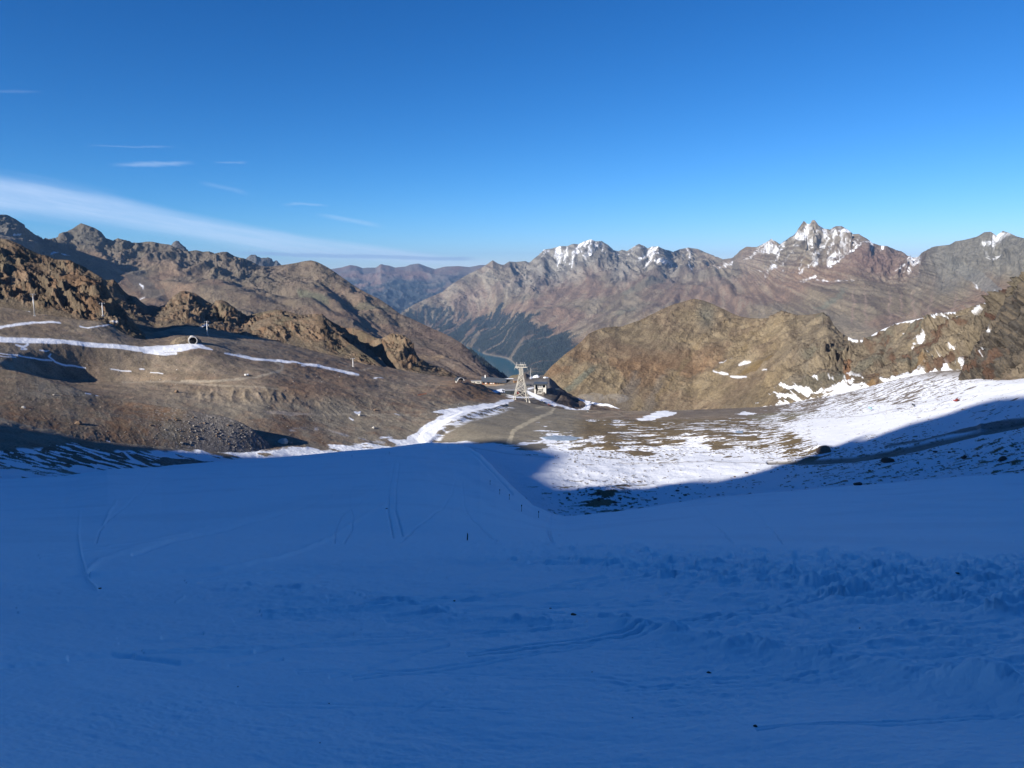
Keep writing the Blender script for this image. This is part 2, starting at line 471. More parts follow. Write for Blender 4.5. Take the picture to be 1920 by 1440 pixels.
    c = mixc(c, (0.165, 0.16, 0.135), sstep(px, 1735, 1760) * (1 - sstep(dy, 60, 105)) * 0.75)
    for pts, st in [([(1585,545,4),(1565,560,10),(1530,572,5)], .6), ([(1240,525,10),(1200,540,16),(1170,552,9)], .5), ([(1190,585,12),(1160,598,9)], .4)]:
        c = mixc(c, (0.15, 0.16, 0.115), stroke(px + f2 * 8, py + f * 5, pts, 3) * st)
    for x0 in (1600, 1622, 1668, 1690, 1712, 1745, 1790):
        q = px + fbm(py / 14, px * 0 + x0, o=2, seed=5) * 5 - (py - 560) * 0.06 * math.sin(x0)
        c = mixc(c, (0.27, 0.20, 0.15), np.exp(-((q - x0) / 2.0) ** 2) * sstep(py, 535, 560) * (1 - sstep(py, 590, 625)) * 0.9)
    # forest on the lower slopes over the lake
    fx = fbm(u / 170 + wx, v / 700, o=5, seed=91)
    fline = np.interp(px, [732,770,830,900,960,1000,1040,1090,1150,1250], [590,584,574,574,580,590,612,640,690,740])
    fo = sstep(py - fline + fx * 26 + f * 16, -6, 10)
    gap = sstep(ridged((u + v * .75) / 480, (v - u * .4) / 2100, o=4, seed=95), 0.45, 0.62)
    fo = fo * (1 - gap * 0.6) * (1 - 0.6 * sstep(fx, 0.15, 0.5) * (px < 900))
    c = mixc(c, FOREST, np.clip(fo, 0, 1))
    c = mixc(c, (0.17, 0.15, 0.125), sstep(gap, .5, 1) * 0.2 * sstep(py, 590, 630) * (px < 1080))
    c = mixc(c, (0.21, 0.185, 0.15), np.exp(-((Z - LAKE_Z - 8) / 10) ** 2) * (px > 905) * 0.8)
    c = mixc(c, (0.20, 0.165, 0.13), stroke(px, py, [(944,641,.3),(925,650,.3),(911,658,.3)], .5) * .7)
    # snow: in the gullies under the tops
    zones = [(1108,460,42,14,.37),(1070,478,50,16,.38),(1075,478,9,9,.5),(1240,470,60,14,.33),(1225,478,26,9,.52),(1420,470,40,14,.45),(1500,440,26,18,.42),(1565,438,42,16,.54),(1610,462,55,14,.48),(1440,465,16,12,.8),(1640,448,22,8,.7),(1560,475,45,25,.35),(1700,495,30,12,.5),(1716,488,10,12,1.1),(1850,450,60,16,.40),(1330,505,70,10,.16),(1240,495,22,5,.85),(1515,525,16,8,.6),(1440,500,60,30,.20),(1850,540,60,18,.12)]
    cov = np.zeros(px.shape)
    for x, y, a, b, s in zones:
        cov = np.maximum(cov, s * np.exp(-((px - x) / a) ** 2 - ((py - y) / b) ** 2))
    sn = 0.5 + 0.62 * fbm((X * .87 - Z * .5) / 95 + wx * .5, (X * .5 + Z * .87) / 420, o=6, seed=101, gain=.62) + (0.42 - r) * 0.35
    snow = sstep(cov + sn * 0.85 - 0.85, -0.04, 0.10) * (cov > 0.07)
    jx, jy = px + f2 * 3.5, py + fbm(u / 90, v / 200, o=3, seed=7) * 2.5
    for pts in [[(1516,421,2.2),(1508,432,5.5),(1496,443,5.0),(1484,450,2.2)], [(1545,432,2.8),(1553,447,2.8),(1540,468,3.3),(1528,480,2.8),(1520,492,1.7),(1514,500,2.2),(1500,514,1.7)], [(1524,430,1.1),(1516,452,1.7),(1507,463,1.1),(1513,470,1.1),(1502,488,1.7),(1498,515,1.1)],
                [(1631,455,4.4),(1612,465,3.9),(1592,475,3.3),(1570,490,3.3),(1552,503,1.7)], [(1440,452,2.8),(1470,450,2.8)], [(1375,492,2.8),(1350,506,1.1)], [(1722,486,5.0),(1708,497,5.5),(1706,508,2.8),(1702,516,1.1)], [(1680,510,1.7),(1700,500,2.2),(1715,492,2.2)],
                [(1083,470,5.0),(1075,480,5.0),(1066,490,2.8)], [(1222,470,3.3),(1212,481,3.9),(1194,490,2.8)], [(1234,496,2.8),(1250,491,3.3),(1262,494,1.1)], [(1600,530,1.1),(1530,525,1.7)], [(1700,432,0.6),(1620,445,1.1)],
                [(1842,465,1.1),(1848,480,1.7)], [(1856,483,1.7),(1872,475,1.1)], [(1824,530,1.7),(1834,538,1.1)], [(1864,545,1.7),(1850,550,1.1)], [(1500,530,1.7),(1530,518,3.3)],
                [(1575,428,1.5),(1565,450,2),(1552,470,1.5)], [(1590,435,1.5),(1578,462,2),(1568,480,1)], [(1600,442,1.2),(1592,465,1.5),(1580,482,1)], [(1612,448,1),(1603,462,1.5)], [(1560,430,2),(1548,455,2),(1535,472,1)], [(1538,428,1.5),(1530,450,1.5),(1524,465,1)], [(1472,452,1.5),(1455,475,2),(1440,492,1)], [(1490,452,1),(1478,475,1.5),(1462,500,1)], [(1430,458,2),(1412,478,1.5),(1398,490,1)], [(1100,452,2),(1092,466,2.5),(1085,480,1.5)], [(1118,456,1.5),(1112,472,2)], [(1132,462,1.5),(1124,480,1.5)], [(1062,465,1.5),(1050,482,1)], [(1030,470,1.5),(1018,485,1)], [(1160,478,2),(1148,488,1.5)], [(1190,462,1.5),(1180,478,1.5)], [(1205,465,1.5),(1198,478,1)]]:
        snow = np.maximum(snow, stroke(jx, jy, pts, 0.9))
    snow = snow * (1 - 0.75 * sstep(r2, .50, .68)) * (.30 + .70 * sstep(fbm((X * .87 - Z * .5) / 38, Y / 60, (X * .5 + Z * .87) / 130, 4, seed=107, gain=.65), -.22, .12))
    c = mixc(c, SNOW, snow)
    o = mesh_grid('mountain', P, ALPHA0(c, snow), terrain_mat('mountain_rock', 24, 1.0, 0.7))
    # trees of the far-off wood: positions where the wood grows
    rng = np.random.default_rng(4)
    ok = np.argwhere((fo > 0.62) & (px < 1180) & (px > 740) & (Z > LAKE_Z + 30))
    sel = ok[rng.integers(0, len(ok), 15000)]
    return P[sel[:, 0], sel[:, 1]] + rng.normal(0, 6, (len(sel), 3)) * [1, 1, 0]
WOOD = main_range()

def plain(name, col, rough=0.7, metal=0.0, var=0.0, scale=1.0, bump=0.0):
    m = bpy.data.materials.new(name); m.use_nodes = True
    t = m.node_tree; n = t.nodes; l = t.links.new
    b = n['Principled BSDF']; b.inputs['Roughness'].default_value = rough; b.inputs['Metallic'].default_value = metal
    b.inputs['Base Color'].default_value = (*col, 1)
    if var or bump:
        g = n.new('ShaderNodeNewGeometry'); x = n.new('ShaderNodeTexNoise')
        x.inputs['Scale'].default_value = 1 / scale; x.inputs['Detail'].default_value = 5
        l(g.outputs['Position'], x.inputs['Vector'])
        r = n.new('ShaderNodeMapRange'); l(x.outputs['Fac'], r.inputs['Value'])
        r.inputs['From Min'].default_value = .3; r.inputs['From Max'].default_value = .7
        r.inputs['To Min'].default_value = 1 - var; r.inputs['To Max'].default_value = 1 + var
        v = n.new('ShaderNodeVectorMath'); v.operation = 'SCALE'; v.inputs[0].default_value = col
        l(r.outputs[0], v.inputs['Scale']); l(v.outputs[0], b.inputs['Base Color'])
        if bump:
            bp = n.new('ShaderNodeBump'); bp.inputs['Distance'].default_value = bump
            l(x.outputs['Fac'], bp.inputs['Height']); l(bp.outputs[0], b.inputs['Normal'])
    return m

def raw_mesh(name, verts, faces, mat):
    me = bpy.data.meshes.new(name)
    me.from_pydata([tuple(v) for v in verts], [], faces)
    me.materials.append(mat); me.update()
    o = bpy.data.objects.new(name, me); S.collection.objects.link(o)
    return o

def spiky_trees(name, pts, hmin, hmax, mat, seed=1):
    rng = np.random.default_rng(seed)
    n = len(pts); h = rng.uniform(hmin, hmax, n); r = h * rng.uniform(.16, .24, n)
    K = 5
    ang = rng.uniform(0, 6.28, n)[:, None] + np.arange(K)[None] * 2 * math.pi / K
    ring = np.stack([pts[:, None, 0] + np.cos(ang) * r[:, None], pts[:, None, 1] + np.sin(ang) * r[:, None], np.repeat(pts[:, None, 2] + h[:, None] * .08, K, 1)], -1)
    tip = pts + np.stack([h * 0, h * 0, h], -1)
    V = np.concatenate([ring, tip[:, None]], 1).reshape(-1, 3)
    base = np.arange(n) * (K + 1)
    fs = []
    for k in range(K):
        fs.append(np.stack([base + k, base + (k + 1) % K, base + K], -1))
    fs = np.concatenate(fs)
    me = bpy.data.meshes.new(name)
    me.vertices.add(len(V)); me.vertices.foreach_set('co', V.reshape(-1).astype(np.float32))
    me.loops.add(len(fs) * 3); me.polygons.add(len(fs))
    me.loops.foreach_set('vertex_index', fs.reshape(-1).astype(np.int32))
    me.polygons.foreach_set('loop_start', np.arange(0, len(fs) * 3, 3, dtype=np.int32))
    me.update(calc_edges=True); me.materials.append(mat)
    o = bpy.data.objects.new(name, me); S.collection.objects.link(o)
    o['kind'] = 'stuff'; o['category'] = 'wood'
    return o
NEEDLES = plain('needles', (0.024, 0.036, 0.034), 0.9, var=0.4, scale=60)
w = spiky_trees('conifer_wood', WOOD, 16, 30, NEEDLES)
w['label'] = 'dark conifer wood on the valley side above the turquoise reservoir'

# ------------------------------------------------------------------ lake
lk = []
for x, y in [(862,640),(975,640),(1080,660),(1080,760),(960,790),(850,740)]:
    lk.append(tuple(point(x, y, lakeR(y))))
def water_mat():
    m = bpy.data.materials.new('lake_water'); m.use_nodes = True
    t = m.node_tree; b = t.nodes['Principled BSDF']
    b.inputs['Base Color'].default_value = (0.014, 0.115, 0.17, 1); b.inputs['Roughness'].default_value = 0.12
    x = t.nodes.new('ShaderNodeTexNoise'); x.inputs['Scale'].default_value = 0.02
    g = t.nodes.new('ShaderNodeNewGeometry'); t.links.new(g.outputs['Position'], x.inputs['Vector'])
    bp = t.nodes.new('ShaderNodeBump'); bp.inputs['Distance'].default_value = 0.4; bp.inputs['Strength'].default_value = .4
    t.links.new(x.outputs['Fac'], bp.inputs['Height']); t.links.new(bp.outputs[0], b.inputs['Normal'])
    return m
o = raw_mesh('lake', lk, [tuple(range(len(lk)))], water_mat()); o['kind'] = 'structure'

# ------------------------------------------------------------------ left range and its spur to the lake
def left_range():
    xs = cols(-520, 978, 1.5)
    cr = [(-520,340,4600),(-300,380,4769),(-120,385,4908),(-40,398,4969),(0,402,5000),(12,402,5038),(30,411,5094),(48,426,5150),(62,437,5500),(76,446,5900),(95,448,5979),(108,444,5984),(118,436,5964),(130,433,5940),(140,427,5920),(152,418,5896),(158,420,5884),(170,424,5860),(180,428,5840),(190,435,5820),(197,446,5806),(212,451,5776),(221,446,5758),(238,451,5724),(246,455,5708),(262,455,5676),(275,453,5650),(285,453,5630),(300,456,5600),(318,458,5561),(330,464,5534),(342,470,5508),(355,471,5480),(368,469,5451),(380,472,5425),(392,471,5399),(404,475,5372),(425,472,5327),(440,480,5294),(455,484,5261),(470,490,5222),(485,498,5179),(500,500,5136),(515,499,5093),(535,496,5037),(560,492,4965),(572,489,4931),(583,488,4900),(592,490,4851),(604,495,4785),(620,504,4697),(640,518,4587),(665,536,4450),(690,550,4274),(710,560,4132),(730,573,3991),(750,588,3850),(780,601,3613),(805,613,3415),(830,624,3217),(850,634,3059),(866,644,2936),(880,657,2833),(893,671,2738),(905,684,2650),(918,696,2585),(932,706,2515),(945,713,2450),(978,735,2350)]
    crest = rowpts(xs, cr)
    md = rowpts(xs, [(-520,420,4300),(-300,450,4490),(0,448,4750),(50,470,4800),(80,490,4950),(120,505,5200),(150,515,5250),(200,500,5250),(300,520,5000),(400,515,4750),(450,525,4600),(520,535,4450),(600,545,4150),(640,560,3900),(700,600,3500),(760,630,3150),(800,645,3000),(860,672,2700),(905,697,2500),(945,724,2380),(978,745,2300)])
    m2 = rowpts(xs, [(-520,470,3800),(0,500,4200),(100,540,4200),(180,550,4200),(220,555,4200),(300,560,4000),(400,570,3700),(500,600,3400),(600,615,3050),(700,650,2750),(800,690,2500),(860,705,2400),(945,733,2300),(978,750,2250)])
    bt = rowpts(xs, [(-520,580,2600),(0,600,2800),(200,630,2700),(300,650,2550),(500,690,2250),(700,725,2050),(860,745,1980),(978,765,1950)])
    P = gridsurf(xs, [outward(crest, 1500, -900), crest, md, m2, bt], d=1.4, blur=3)
    n = normals(P); X, Y, Z = P[..., 0], P[..., 1], P[..., 2]
    u, v = uv_metres(P); v = np.abs(v - v[[CI]])
    px, py, _ = project(P)
    below = np.interp(px, [c[0] for c in cr], [c[1] for c in cr]); dy = py - below
    wx = fbm(X / 600, Y / 600, Z / 600, 3, seed=131)
    r = ridged(X / 230 + wx * .4, Y / 520 + wx * .3, Z / 330, o=7, seed=141, gain=.57)
    r2 = ridged(X / 90, Y / 90, Z / 90, o=5, seed=151)
    big = fbm(u / 900 , v / 1100, o=3, seed=161)
    crag = np.interp(px, [-520,0,100,200,460,520,600,978], [1,1,1,1,.9,.5,.3,.12])
    rock = crag * (1 - sstep(dy, 18, 75))
    right = sstep(px, 600, 800)
    taper = sstep(v, 0, 160) * 0.9 + 0.1
    h = ((r - .42) * (20 + 62 * rock) * (1 - .55 * right) + (r2 - .4) * (5 + 20 * rock) + big * 45 * sstep(v, 50, 600) * (1 - .6 * right)) * taper
    P = P + (n * .75 + np.array([0, 0, .25])) * h[..., None]
    P = fix_crest(P, xs, cr, 250)
    f = fbm(X / 420, Y / 420, Z / 300, 5, seed=171)
    f2 = fbm(u / 60 + v / 160, v / 420, o=5, seed=181)
    c = mixc((0.215, 0.150, 0.104), (0.195, 0.156, 0.108), sstep(f, -.3, .35))
    c = mixc(c, (0.18, 0.14, 0.10), sstep(f2, .1, .6) * .4)
    c = mixc(c, (0.09, 0.066, 0.052), sstep(-f2, .05, .5) * .45)
    c = mixc(c, (0.125, 0.112, 0.088), np.clip(rock, 0, 1) * .85)
    c = mixc(c, (0.105, 0.098, 0.08), np.clip(np.exp(-((px - 165) / 40) ** 2 - ((py - 448) / 22) ** 2), 0, 1))
    c = mixc(c, (0.155, 0.15, 0.135), sstep(-px, -95, -60) * .7)
    c = mixc(c, (0.13, 0.105, 0.075), np.clip(np.exp(-((px - 585) / 60) ** 2 - ((py - 515) / 25) ** 2), 0, 1) * .7)
    j = px + f2 * 8, py + f * 6
    for pts, col_, st in [([(560,552,10),(590,560,16),(615,568,10)], (0.15,0.165,0.105), .6), ([(650,562,6),(700,575,14),(730,580,6)], (0.15,0.155,0.10), .5),
                          ([(587,508,3),(580,530,4)], (0.22,0.185,0.14), .6), ([(508,515,3),(512,535,4)], (0.21,0.17,0.12), .5), ([(630,515,3),(625,535,4)], (0.20,0.14,0.10), .5),
                          ([(205,485,5),(230,500,22),(265,530,26),(300,548,12)], (0.135,0.128,0.108), .6)]:
        c = mixc(c, col_, stroke(*j, pts, 3) * st)
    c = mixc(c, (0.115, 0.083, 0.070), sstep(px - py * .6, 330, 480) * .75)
    st2 = fbm((u + v * .5) / 40, (v - u * .3) / 300, o=4, seed=185)
    c = mixc(c, (0.19, 0.155, 0.125), sstep(st2, .2, .6) * .45 * sstep(px, 680, 800))
    c = mixc(c, (0.24, 0.175, 0.11), poly(*j, [(783,658),(795,657),(822,666),(850,671),(815,676),(785,672)]) * .8)
    c = mixc(c, (0.19, 0.155, 0.12), stroke(px, py, [(815,683,1.6),(850,685,1.6),(905,683,1.6)], .8) * .6)
    c = mixc(c, (0.055, 0.045, 0.04), stroke(*j, [(620,585,2),(660,600,4),(700,620,2)], 1) * .8 + stroke(*j, [(765,610,2),(795,640,4),(820,662,2)], 1) * .6)
    c = mixc(c, FOREST, sstep(py - below, 12, 0) * sstep(px, 868, 885) * 0)
    snow = np.zeros(px.shape)
    for pts in [[(22,447,2),(40,443,1.5)], [(94,481,3),(112,484,3),(130,488,1.5)], [(172,426,1),(180,428,1)], [(262,548,2),(270,546,1)], [(268,536,3),(262,532,2)]]:
        snow = np.maximum(snow, stroke(px, py + f2, pts, .8))
    c = mixc(c, SNOW, snow)
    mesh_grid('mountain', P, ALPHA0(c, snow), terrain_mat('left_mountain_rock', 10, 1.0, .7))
    # dark blue peaks peeping over behind
    for nm, rows_ in [('mountain', [(300,490,6400),(318,458,6400),(330,457,6400),(338,461,6400),(350,470,6400),(370,492,6400)]),
                      ('mountain', [(440,500,9500),(460,486,9500),(468,480,9500),(474,477,9500),(480,476,9500),(487,479,9500),(493,484,9500),(499,487,9500),(505,488,9500),(511,491,9500),(519,488,9500),(523,491,9500),(530,500,9500),(540,506,9500)])]:
        x2 = cols(rows_[0][0], rows_[-1][0], 1.2)
        cr2 = rowpts(x2, rows_)
        P2 = gridsurf(x2, [outward(cr2, 600, -500), cr2, outward(cr2, -900, -620)], d=1.2, blur=1)
        n2 = normals(P2)
        q = ridged(P2[..., 0] / 330, P2[..., 1] / 330, P2[..., 2] / 330, o=5, seed=191)
        P2 = P2 + n2 * ((q - .4) * 90)[..., None]
        c2 = mixc((0.10, 0.10, 0.10), (0.14, 0.13, 0.12), q)
        mesh_grid(nm, P2, ALPHA0(c2, q * 0), bpy.data.materials['mountain_rock'])
left_range()

# wooded flank dropping to the reservoir behind the spur
def forest_spur():
    xs = cols(840, 1000, 1.2)
    cr = rowpts(xs, [(840,650,6600),(870,650,6600),(884,654,6500),(895,662,6400),(905,669,6300),(918,680,6200),(930,690,6100),(945,702,6000),(960,712,5900),(972,721,5850),(1000,745,5800)])
    lo = outward(cr, -1500, -260)
    P = gridsurf(xs, [outward(cr, 700, -620), cr, lo], d=1.2, blur=2)
    P = P + normals(P) * (fbm(P[..., 0] / 120, P[..., 1] / 120, P[..., 2] / 120, 4, seed=3) * 14)[..., None]
    c = np.ones(P.shape) * np.array(FOREST)  # wooded ground; the dark forest colour also stands in for shade here
    mesh_grid('hillside', P, ALPHA0(c, P[..., 0] * 0), bpy.data.materials['mountain_rock'])
    rng = np.random.default_rng(9)
    i = rng.integers(2, P.shape[0], 2600); k = rng.integers(0, P.shape[1], 2600)
    w = spiky_trees('conifer_wood', P[i, k], 14, 26, NEEDLES, 3)
    w['label'] = 'dark shaded strip of conifers between the brown left spur and the reservoir'
forest_spur()

# ------------------------------------------------------------------ right ridge across the basin
def rock_surface(name, xs, rows, crag, wl, amp, colour, mat, strata=None, blur=2, d=1.4, seed=200, taperm=40, post=None, cr=None):
    """ridge built from traced rows with ribs, gullies and broken rock; crag = function of px,py"""
    P = gridsurf(xs, rows, d=d, blur=blur)
    n = normals(P); X, Y, Z = P[..., 0], P[..., 1], P[..., 2]
    u, v = uv_metres(P); v = np.abs(v - v[[CI]])
    px, py, _ = project(P)
    k = crag(px, py)
    k = k * (.42 + .85 * sstep(fbm(X / (wl * 2.6), Y / (wl * 2.6), Z / (wl * 2.0), 3, seed=seed + 70), -.28, .30))
    wx = fbm(X / (wl * 2.5), Y / (wl * 2.5), Z / (wl * 2.5), 3, seed=seed)
    if strata is None:
        r = ridged(X / wl + wx * .5, Y / wl, Z / (wl * 1.6) + wx * .4, o=7, seed=seed + 10, gain=.6)
        A_, B_ = u / (wl * .25), v / (wl * 1.3)
    else:                                   # beds that dip across the face
        ca, sa = math.cos(strata), math.sin(strata)
        al = X * ca + Z * sa; ac = -X * sa + Z * ca
        r = ridged(ac / (wl * .8) + wx * .35, Y / wl, al / (wl * 2.2) + wx * .3, o=7, seed=seed + 10, gain=.62)
        A_, B_ = ac / (wl * .22) + Y / (wl * .9), al / (wl * 1.5) + Y / (wl * 2)
    r2 = ridged(X / (wl * .36) + wx, Y / (wl * .36), Z / (wl * .5), o=5, seed=seed + 20)
    blk = fbm(X / (wl * .6) + Z / (wl * 1.2), Y / (wl * .6), Z / (wl * .5), 6, seed=seed + 30, gain=.62)
    taper = sstep(v, 0, taperm) * .8 + .2
    fr = ridged(X / (wl * .22) + wx, Y / (wl * .3), Z / (wl * .3), o=3, seed=seed + 33)
    h = ((r - .42) * amp * 1.65 + (r2 - .4) * amp * .28 + blk * amp * .30 + (fr - .4) * amp * .16) * k * taper
    if post is not None: h = h + post(px, py, X, Y, Z) * taper
    P = P + (n * .8 + np.array([0, 0, .2])) * h[..., None]
    if cr is not None: P = fix_crest(P, xs, cr, wl * 1.2)
    f = fbm(X / (wl * 2), Y / (wl * 2), Z / (wl * 2), 5, seed=seed + 40)
    f2 = fbm(A_ + wx * .3, B_, o=6, seed=seed + 50, gain=.62)
    c, s = colour(px, py, X, Y, Z, u, v, f, f2, r, r2, k)
    return mesh_grid(name, P, ALPHA0(c, s), mat), P

def right_ridge():
    xs = cols(1014, 2450, 1.4)
    cr = [(1014,712,1560),(1022,700,1580),(1035,685,1600),(1050,672,1620),(1062,662,1640),(1078,650,1670),(1090,640,1700),(1104,625,1730),(1120,618,1760),(1133,614,1780),(1150,612,1800),(1165,612,1820),(1185,605,1850),(1200,600,1880),(1220,590,1910),(1240,580,1940),(1258,572,1960),(1275,567,1980),(1295,561,2000),(1303,560,2000),(1318,563,2000),(1335,569,1990),(1352,577,1970),(1370,586,1950),(1385,592,1930),(1405,596,1900),(1425,597,1870),(1440,596,1840),(1450,590,1800),(1465,582,1770),(1480,586,1750),(1495,590,1720),(1512,590,1690),(1530,588,1660),(1543,585,1630),(1552,592,1610),(1560,605,1590),(1570,618,1570),(1582,628,1540),(1600,636,1510),(1616,637,1490),(1625,633,1470),(1640,625,1450),(1660,615,1430),(1680,607,1410),(1700,602,1380),(1720,598,1350),(1745,592,1330),(1770,587,1310),(1790,585,1290),(1800,583,1280),(1820,576,1260),(1840,571,1240),(1858,563,1220),(1870,557,1200),(1882,549,1180),(1890,543,1160),(1900,535,1140),(1912,530,1120),(1925,522,1100),(2000,480,1040),(2200,380,950),(2450,300,900)]
    crest = rowpts(xs, cr)
    md = rowpts(xs, [(1014,740,1510),(1100,700,1560),(1200,670,1650),(1300,650,1740),(1400,660,1650),(1440,655,1600),(1480,650,1520),(1545,655,1420),(1590,680,1360),(1700,660,1260),(1800,640,1150),(1850,630,1080),(1920,600,1010),(2450,430,760)])
    ft = rowpts(xs, [(1014,778,1430),(1100,778,1440),(1200,776,1470),(1300,772,1480),(1400,765,1390),(1440,755,1340),(1500,738,1250),(1560,732,1190),(1640,722,1120),(1700,706,1080),(1760,700,1040),(1810,686,1000),(1850,700,960),(1880,718,930),(1920,722,900),(2450,600,640)])
    un = outward(ft, -90, -50)
    def colour(px, py, X, Y, Z, u, v, f, f2, r, r2, k):
        c = mixc((0.228, 0.178, 0.108), (0.198, 0.150, 0.098), sstep(f, -.3, .3))
        gr = sstep(px, 1430, 1520)
        c = mixc(c, (0.155, 0.133, 0.102), gr * .7)
        c = mixc(c, (0.27, 0.22, 0.145), sstep(f2, .02, .5) * .55)
        c = mixc(c, (0.11, 0.086, 0.06), sstep(-f2, .02, .5) * .5)
        c = mixc(c, (0.13, 0.13, 0.10), sstep(f, .15, .5) * .6 * gr)
        c = mixc(c, (0.15, 0.15, 0.12), np.clip(np.exp(-((px - 1325) / 18) ** 2 - ((py - 590) / 26) ** 2), 0, 1) * .7)
        # rust and ochre streaks of the lower face, a green-grey scree, pale gullies
        j = px + f2 * 7, py + f * 8
        c = mixc(c, (0.195, 0.105, 0.05), sstep(f + .2 * f2, -.1, .3) * np.exp(-((py - 690) / 38) ** 2) * (1 - sstep(px, 1330, 1420)) * .45)
        c = mixc(c, (0.145, 0.150, 0.115), stroke(*j, [(1118,685,4),(1090,705,12),(1065,728,14)], 3) * .85)
        c = mixc(c, (0.155, 0.132, 0.105), stroke(*j, [(1190,705,10),(1180,740,30),(1165,765,30)], 6) * .8)
        c = mixc(c, (0.16, 0.14, 0.115), stroke(*j, [(1240,708,8),(1225,745,16),(1210,770,20)], 5) * .6)
        c = mixc(c, (0.20, 0.15, 0.085), stroke(*j, [(1322,625,2),(1305,655,6),(1280,690,8),(1245,730,7),(1225,755,5)], 2) * .8)
        c = mixc(c, (0.20, 0.15, 0.08), stroke(*j, [(1420,595,2),(1405,640,5),(1380,665,6),(1350,690,5)], 2) * .55)
        c = mixc(c, (0.20, 0.14, 0.06), stroke(*j, [(1445,665,6),(1410,690,14),(1380,705,10)], 3) * .75)
        c = mixc(c, (0.19, 0.165, 0.125), stroke(*j, [(1522,672,4),(1508,695,8),(1480,718,14)], 3) * .7)
        c = mixc(c, (0.22, 0.11, 0.055), stroke(*j, [(1590,670,6),(1588,700,12),(1590,715,10)], 3) * .75)
        c = mixc(c, (0.20, 0.12, 0.05), stroke(*j, [(1640,705,8),(1632,735,16)], 3) * .7 + stroke(*j, [(1680,700,5),(1676,712,10)], 3) * .6 + stroke(*j, [(1720,690,10),(1735,685,16)], 4) * .6)
        c = mixc(c, (0.10, 0.08, 0.055), np.clip(stroke(*j, [(1370,760,40),(1500,725,20),(1560,715,10)], 12), 0, 1) * .45)
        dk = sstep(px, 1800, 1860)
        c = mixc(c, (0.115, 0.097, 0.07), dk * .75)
        c = mixc(c, (0.035, 0.03, 0.027), dk * sstep(-f2, .18, .5) * .8)  # dark crevices: their shade is put into the crag's colour
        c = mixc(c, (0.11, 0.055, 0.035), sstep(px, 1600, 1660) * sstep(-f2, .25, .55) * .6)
        # snow on the crest and in ledges
        cy = np.interp(px, [q[0] for q in cr], [q[1] for q in cr])
        edge = (py < cy + 4.5) * ((px > 1590) & (px < 1616) | (px > 1634) & (px < 1792) | (px > 1825) & (px < 1866)) * (fbm(px / 30, px * 0 + 3, o=3, seed=5) > -.45)
        s = edge.astype(float)
        s = np.maximum(s, sstep(.5 + f2 * .6 - (r - .4) * .5 + 1.15 * (np.exp(-((px - 1770) / 60) ** 2 - ((py - 602) / 9) ** 2) * .45 + np.exp(-((px - 1780) / 30) ** 2 - ((py - 640) / 24) ** 2) * .28 + np.exp(-((px - 1735) / 35) ** 2 - ((py - 632) / 9) ** 2) * .35 + np.exp(-((px - 1840) / 25) ** 2 - ((py - 590) / 20) ** 2) * .15), 1.1, 1.2) * (px > 1690) * (py < 672))
        for pts in [[(1850,588,3),(1851,600,5),(1850,620,4)], [(1840,578,5),(1828,590,4)], [(1290,560,2),(1300,559,1)], [(1348,679,1),(1358,678,2),(1373,672,1)], [(1385,683,2),(1395,680,3),(1408,676,2)], [(1337,697,2),(1352,699,4),(1364,701,3)], [(1370,705,3),(1385,708,6),(1400,708,3)], [(1845,652,3),(1843,668,2)], [(1430,693,2),(1435,692,2)]]:
            s = np.maximum(s, stroke(px + f2 * 2, py + f * 2, pts, .8))
        # snowfield that runs up to the foot of the wall
        fy = np.interp(px, [1340,1440,1480,1520,1560,1600,1640,1660,1700,1740,1765,1790,1808,1812,1850,1875,1920], [800,730,722,712,714,712,715,722,705,700,695,690,685,702,712,722,724])
        al = X * .87 + Z * .5; ac = -X * .5 + Z * .87
        s3 = fbm(ac / 3.6 + Y / 40, al / 26, o=5, seed=217, gain=.6); s4 = fbm(X / 40, Y / 40, Z / 20, o=4, seed=219)
        lv = np.interp(px, [1340, 1440, 1500, 1600, 1700, 1790, 1830, 1920], [-.9, -.45, -.15, -.05, .05, .25, -.1, -.2])
        s = np.maximum(s, sstep(.75 * s3 + .5 * s4 + np.clip((py - fy) / 60, -1, .15) + lv, -.02, .10) * sstep(py, fy - 16, fy - 3))
        c = mixc(c, SNOW, s)
        return c, s
    def crag(px, py):
        return np.interp(px, [1014,1280,1400,1450,1560,1650,1800,1860,2450], [.14,.2,.32,.55,.7,.95,1.3,2.0,2.0]) * np.where(px < 1440, 1 - .3 * sstep(py, 680, 760), 1)
    def clefts(px, py, X, Y, Z):
        # deep clefts of the dark crag at the right edge
        h = 0
        for pts, dpt in [([(1930,545,10),(1900,575,14),(1880,600,14),(1866,625,4)], 42), ([(1868,640,4),(1855,648,8),(1845,655,5)], 24), ([(1925,670,8),(1890,690,9),(1862,720,10)], 30), ([(1895,620,4),(1875,655,6),(1868,700,4)], 18), ([(1800,700,3),(1815,672,4),(1825,640,3)], 8), ([(1655,640,3),(1655,690,4)], 7), ([(1710,650,3),(1705,695,3)], 6)]:
            h = h - dpt * (1 - sstep(linedist(px, py, pts), -3, 4))
        return h
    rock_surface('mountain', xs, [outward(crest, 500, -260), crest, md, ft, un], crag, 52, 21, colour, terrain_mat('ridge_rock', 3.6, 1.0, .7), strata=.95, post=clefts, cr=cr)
right_ridge()

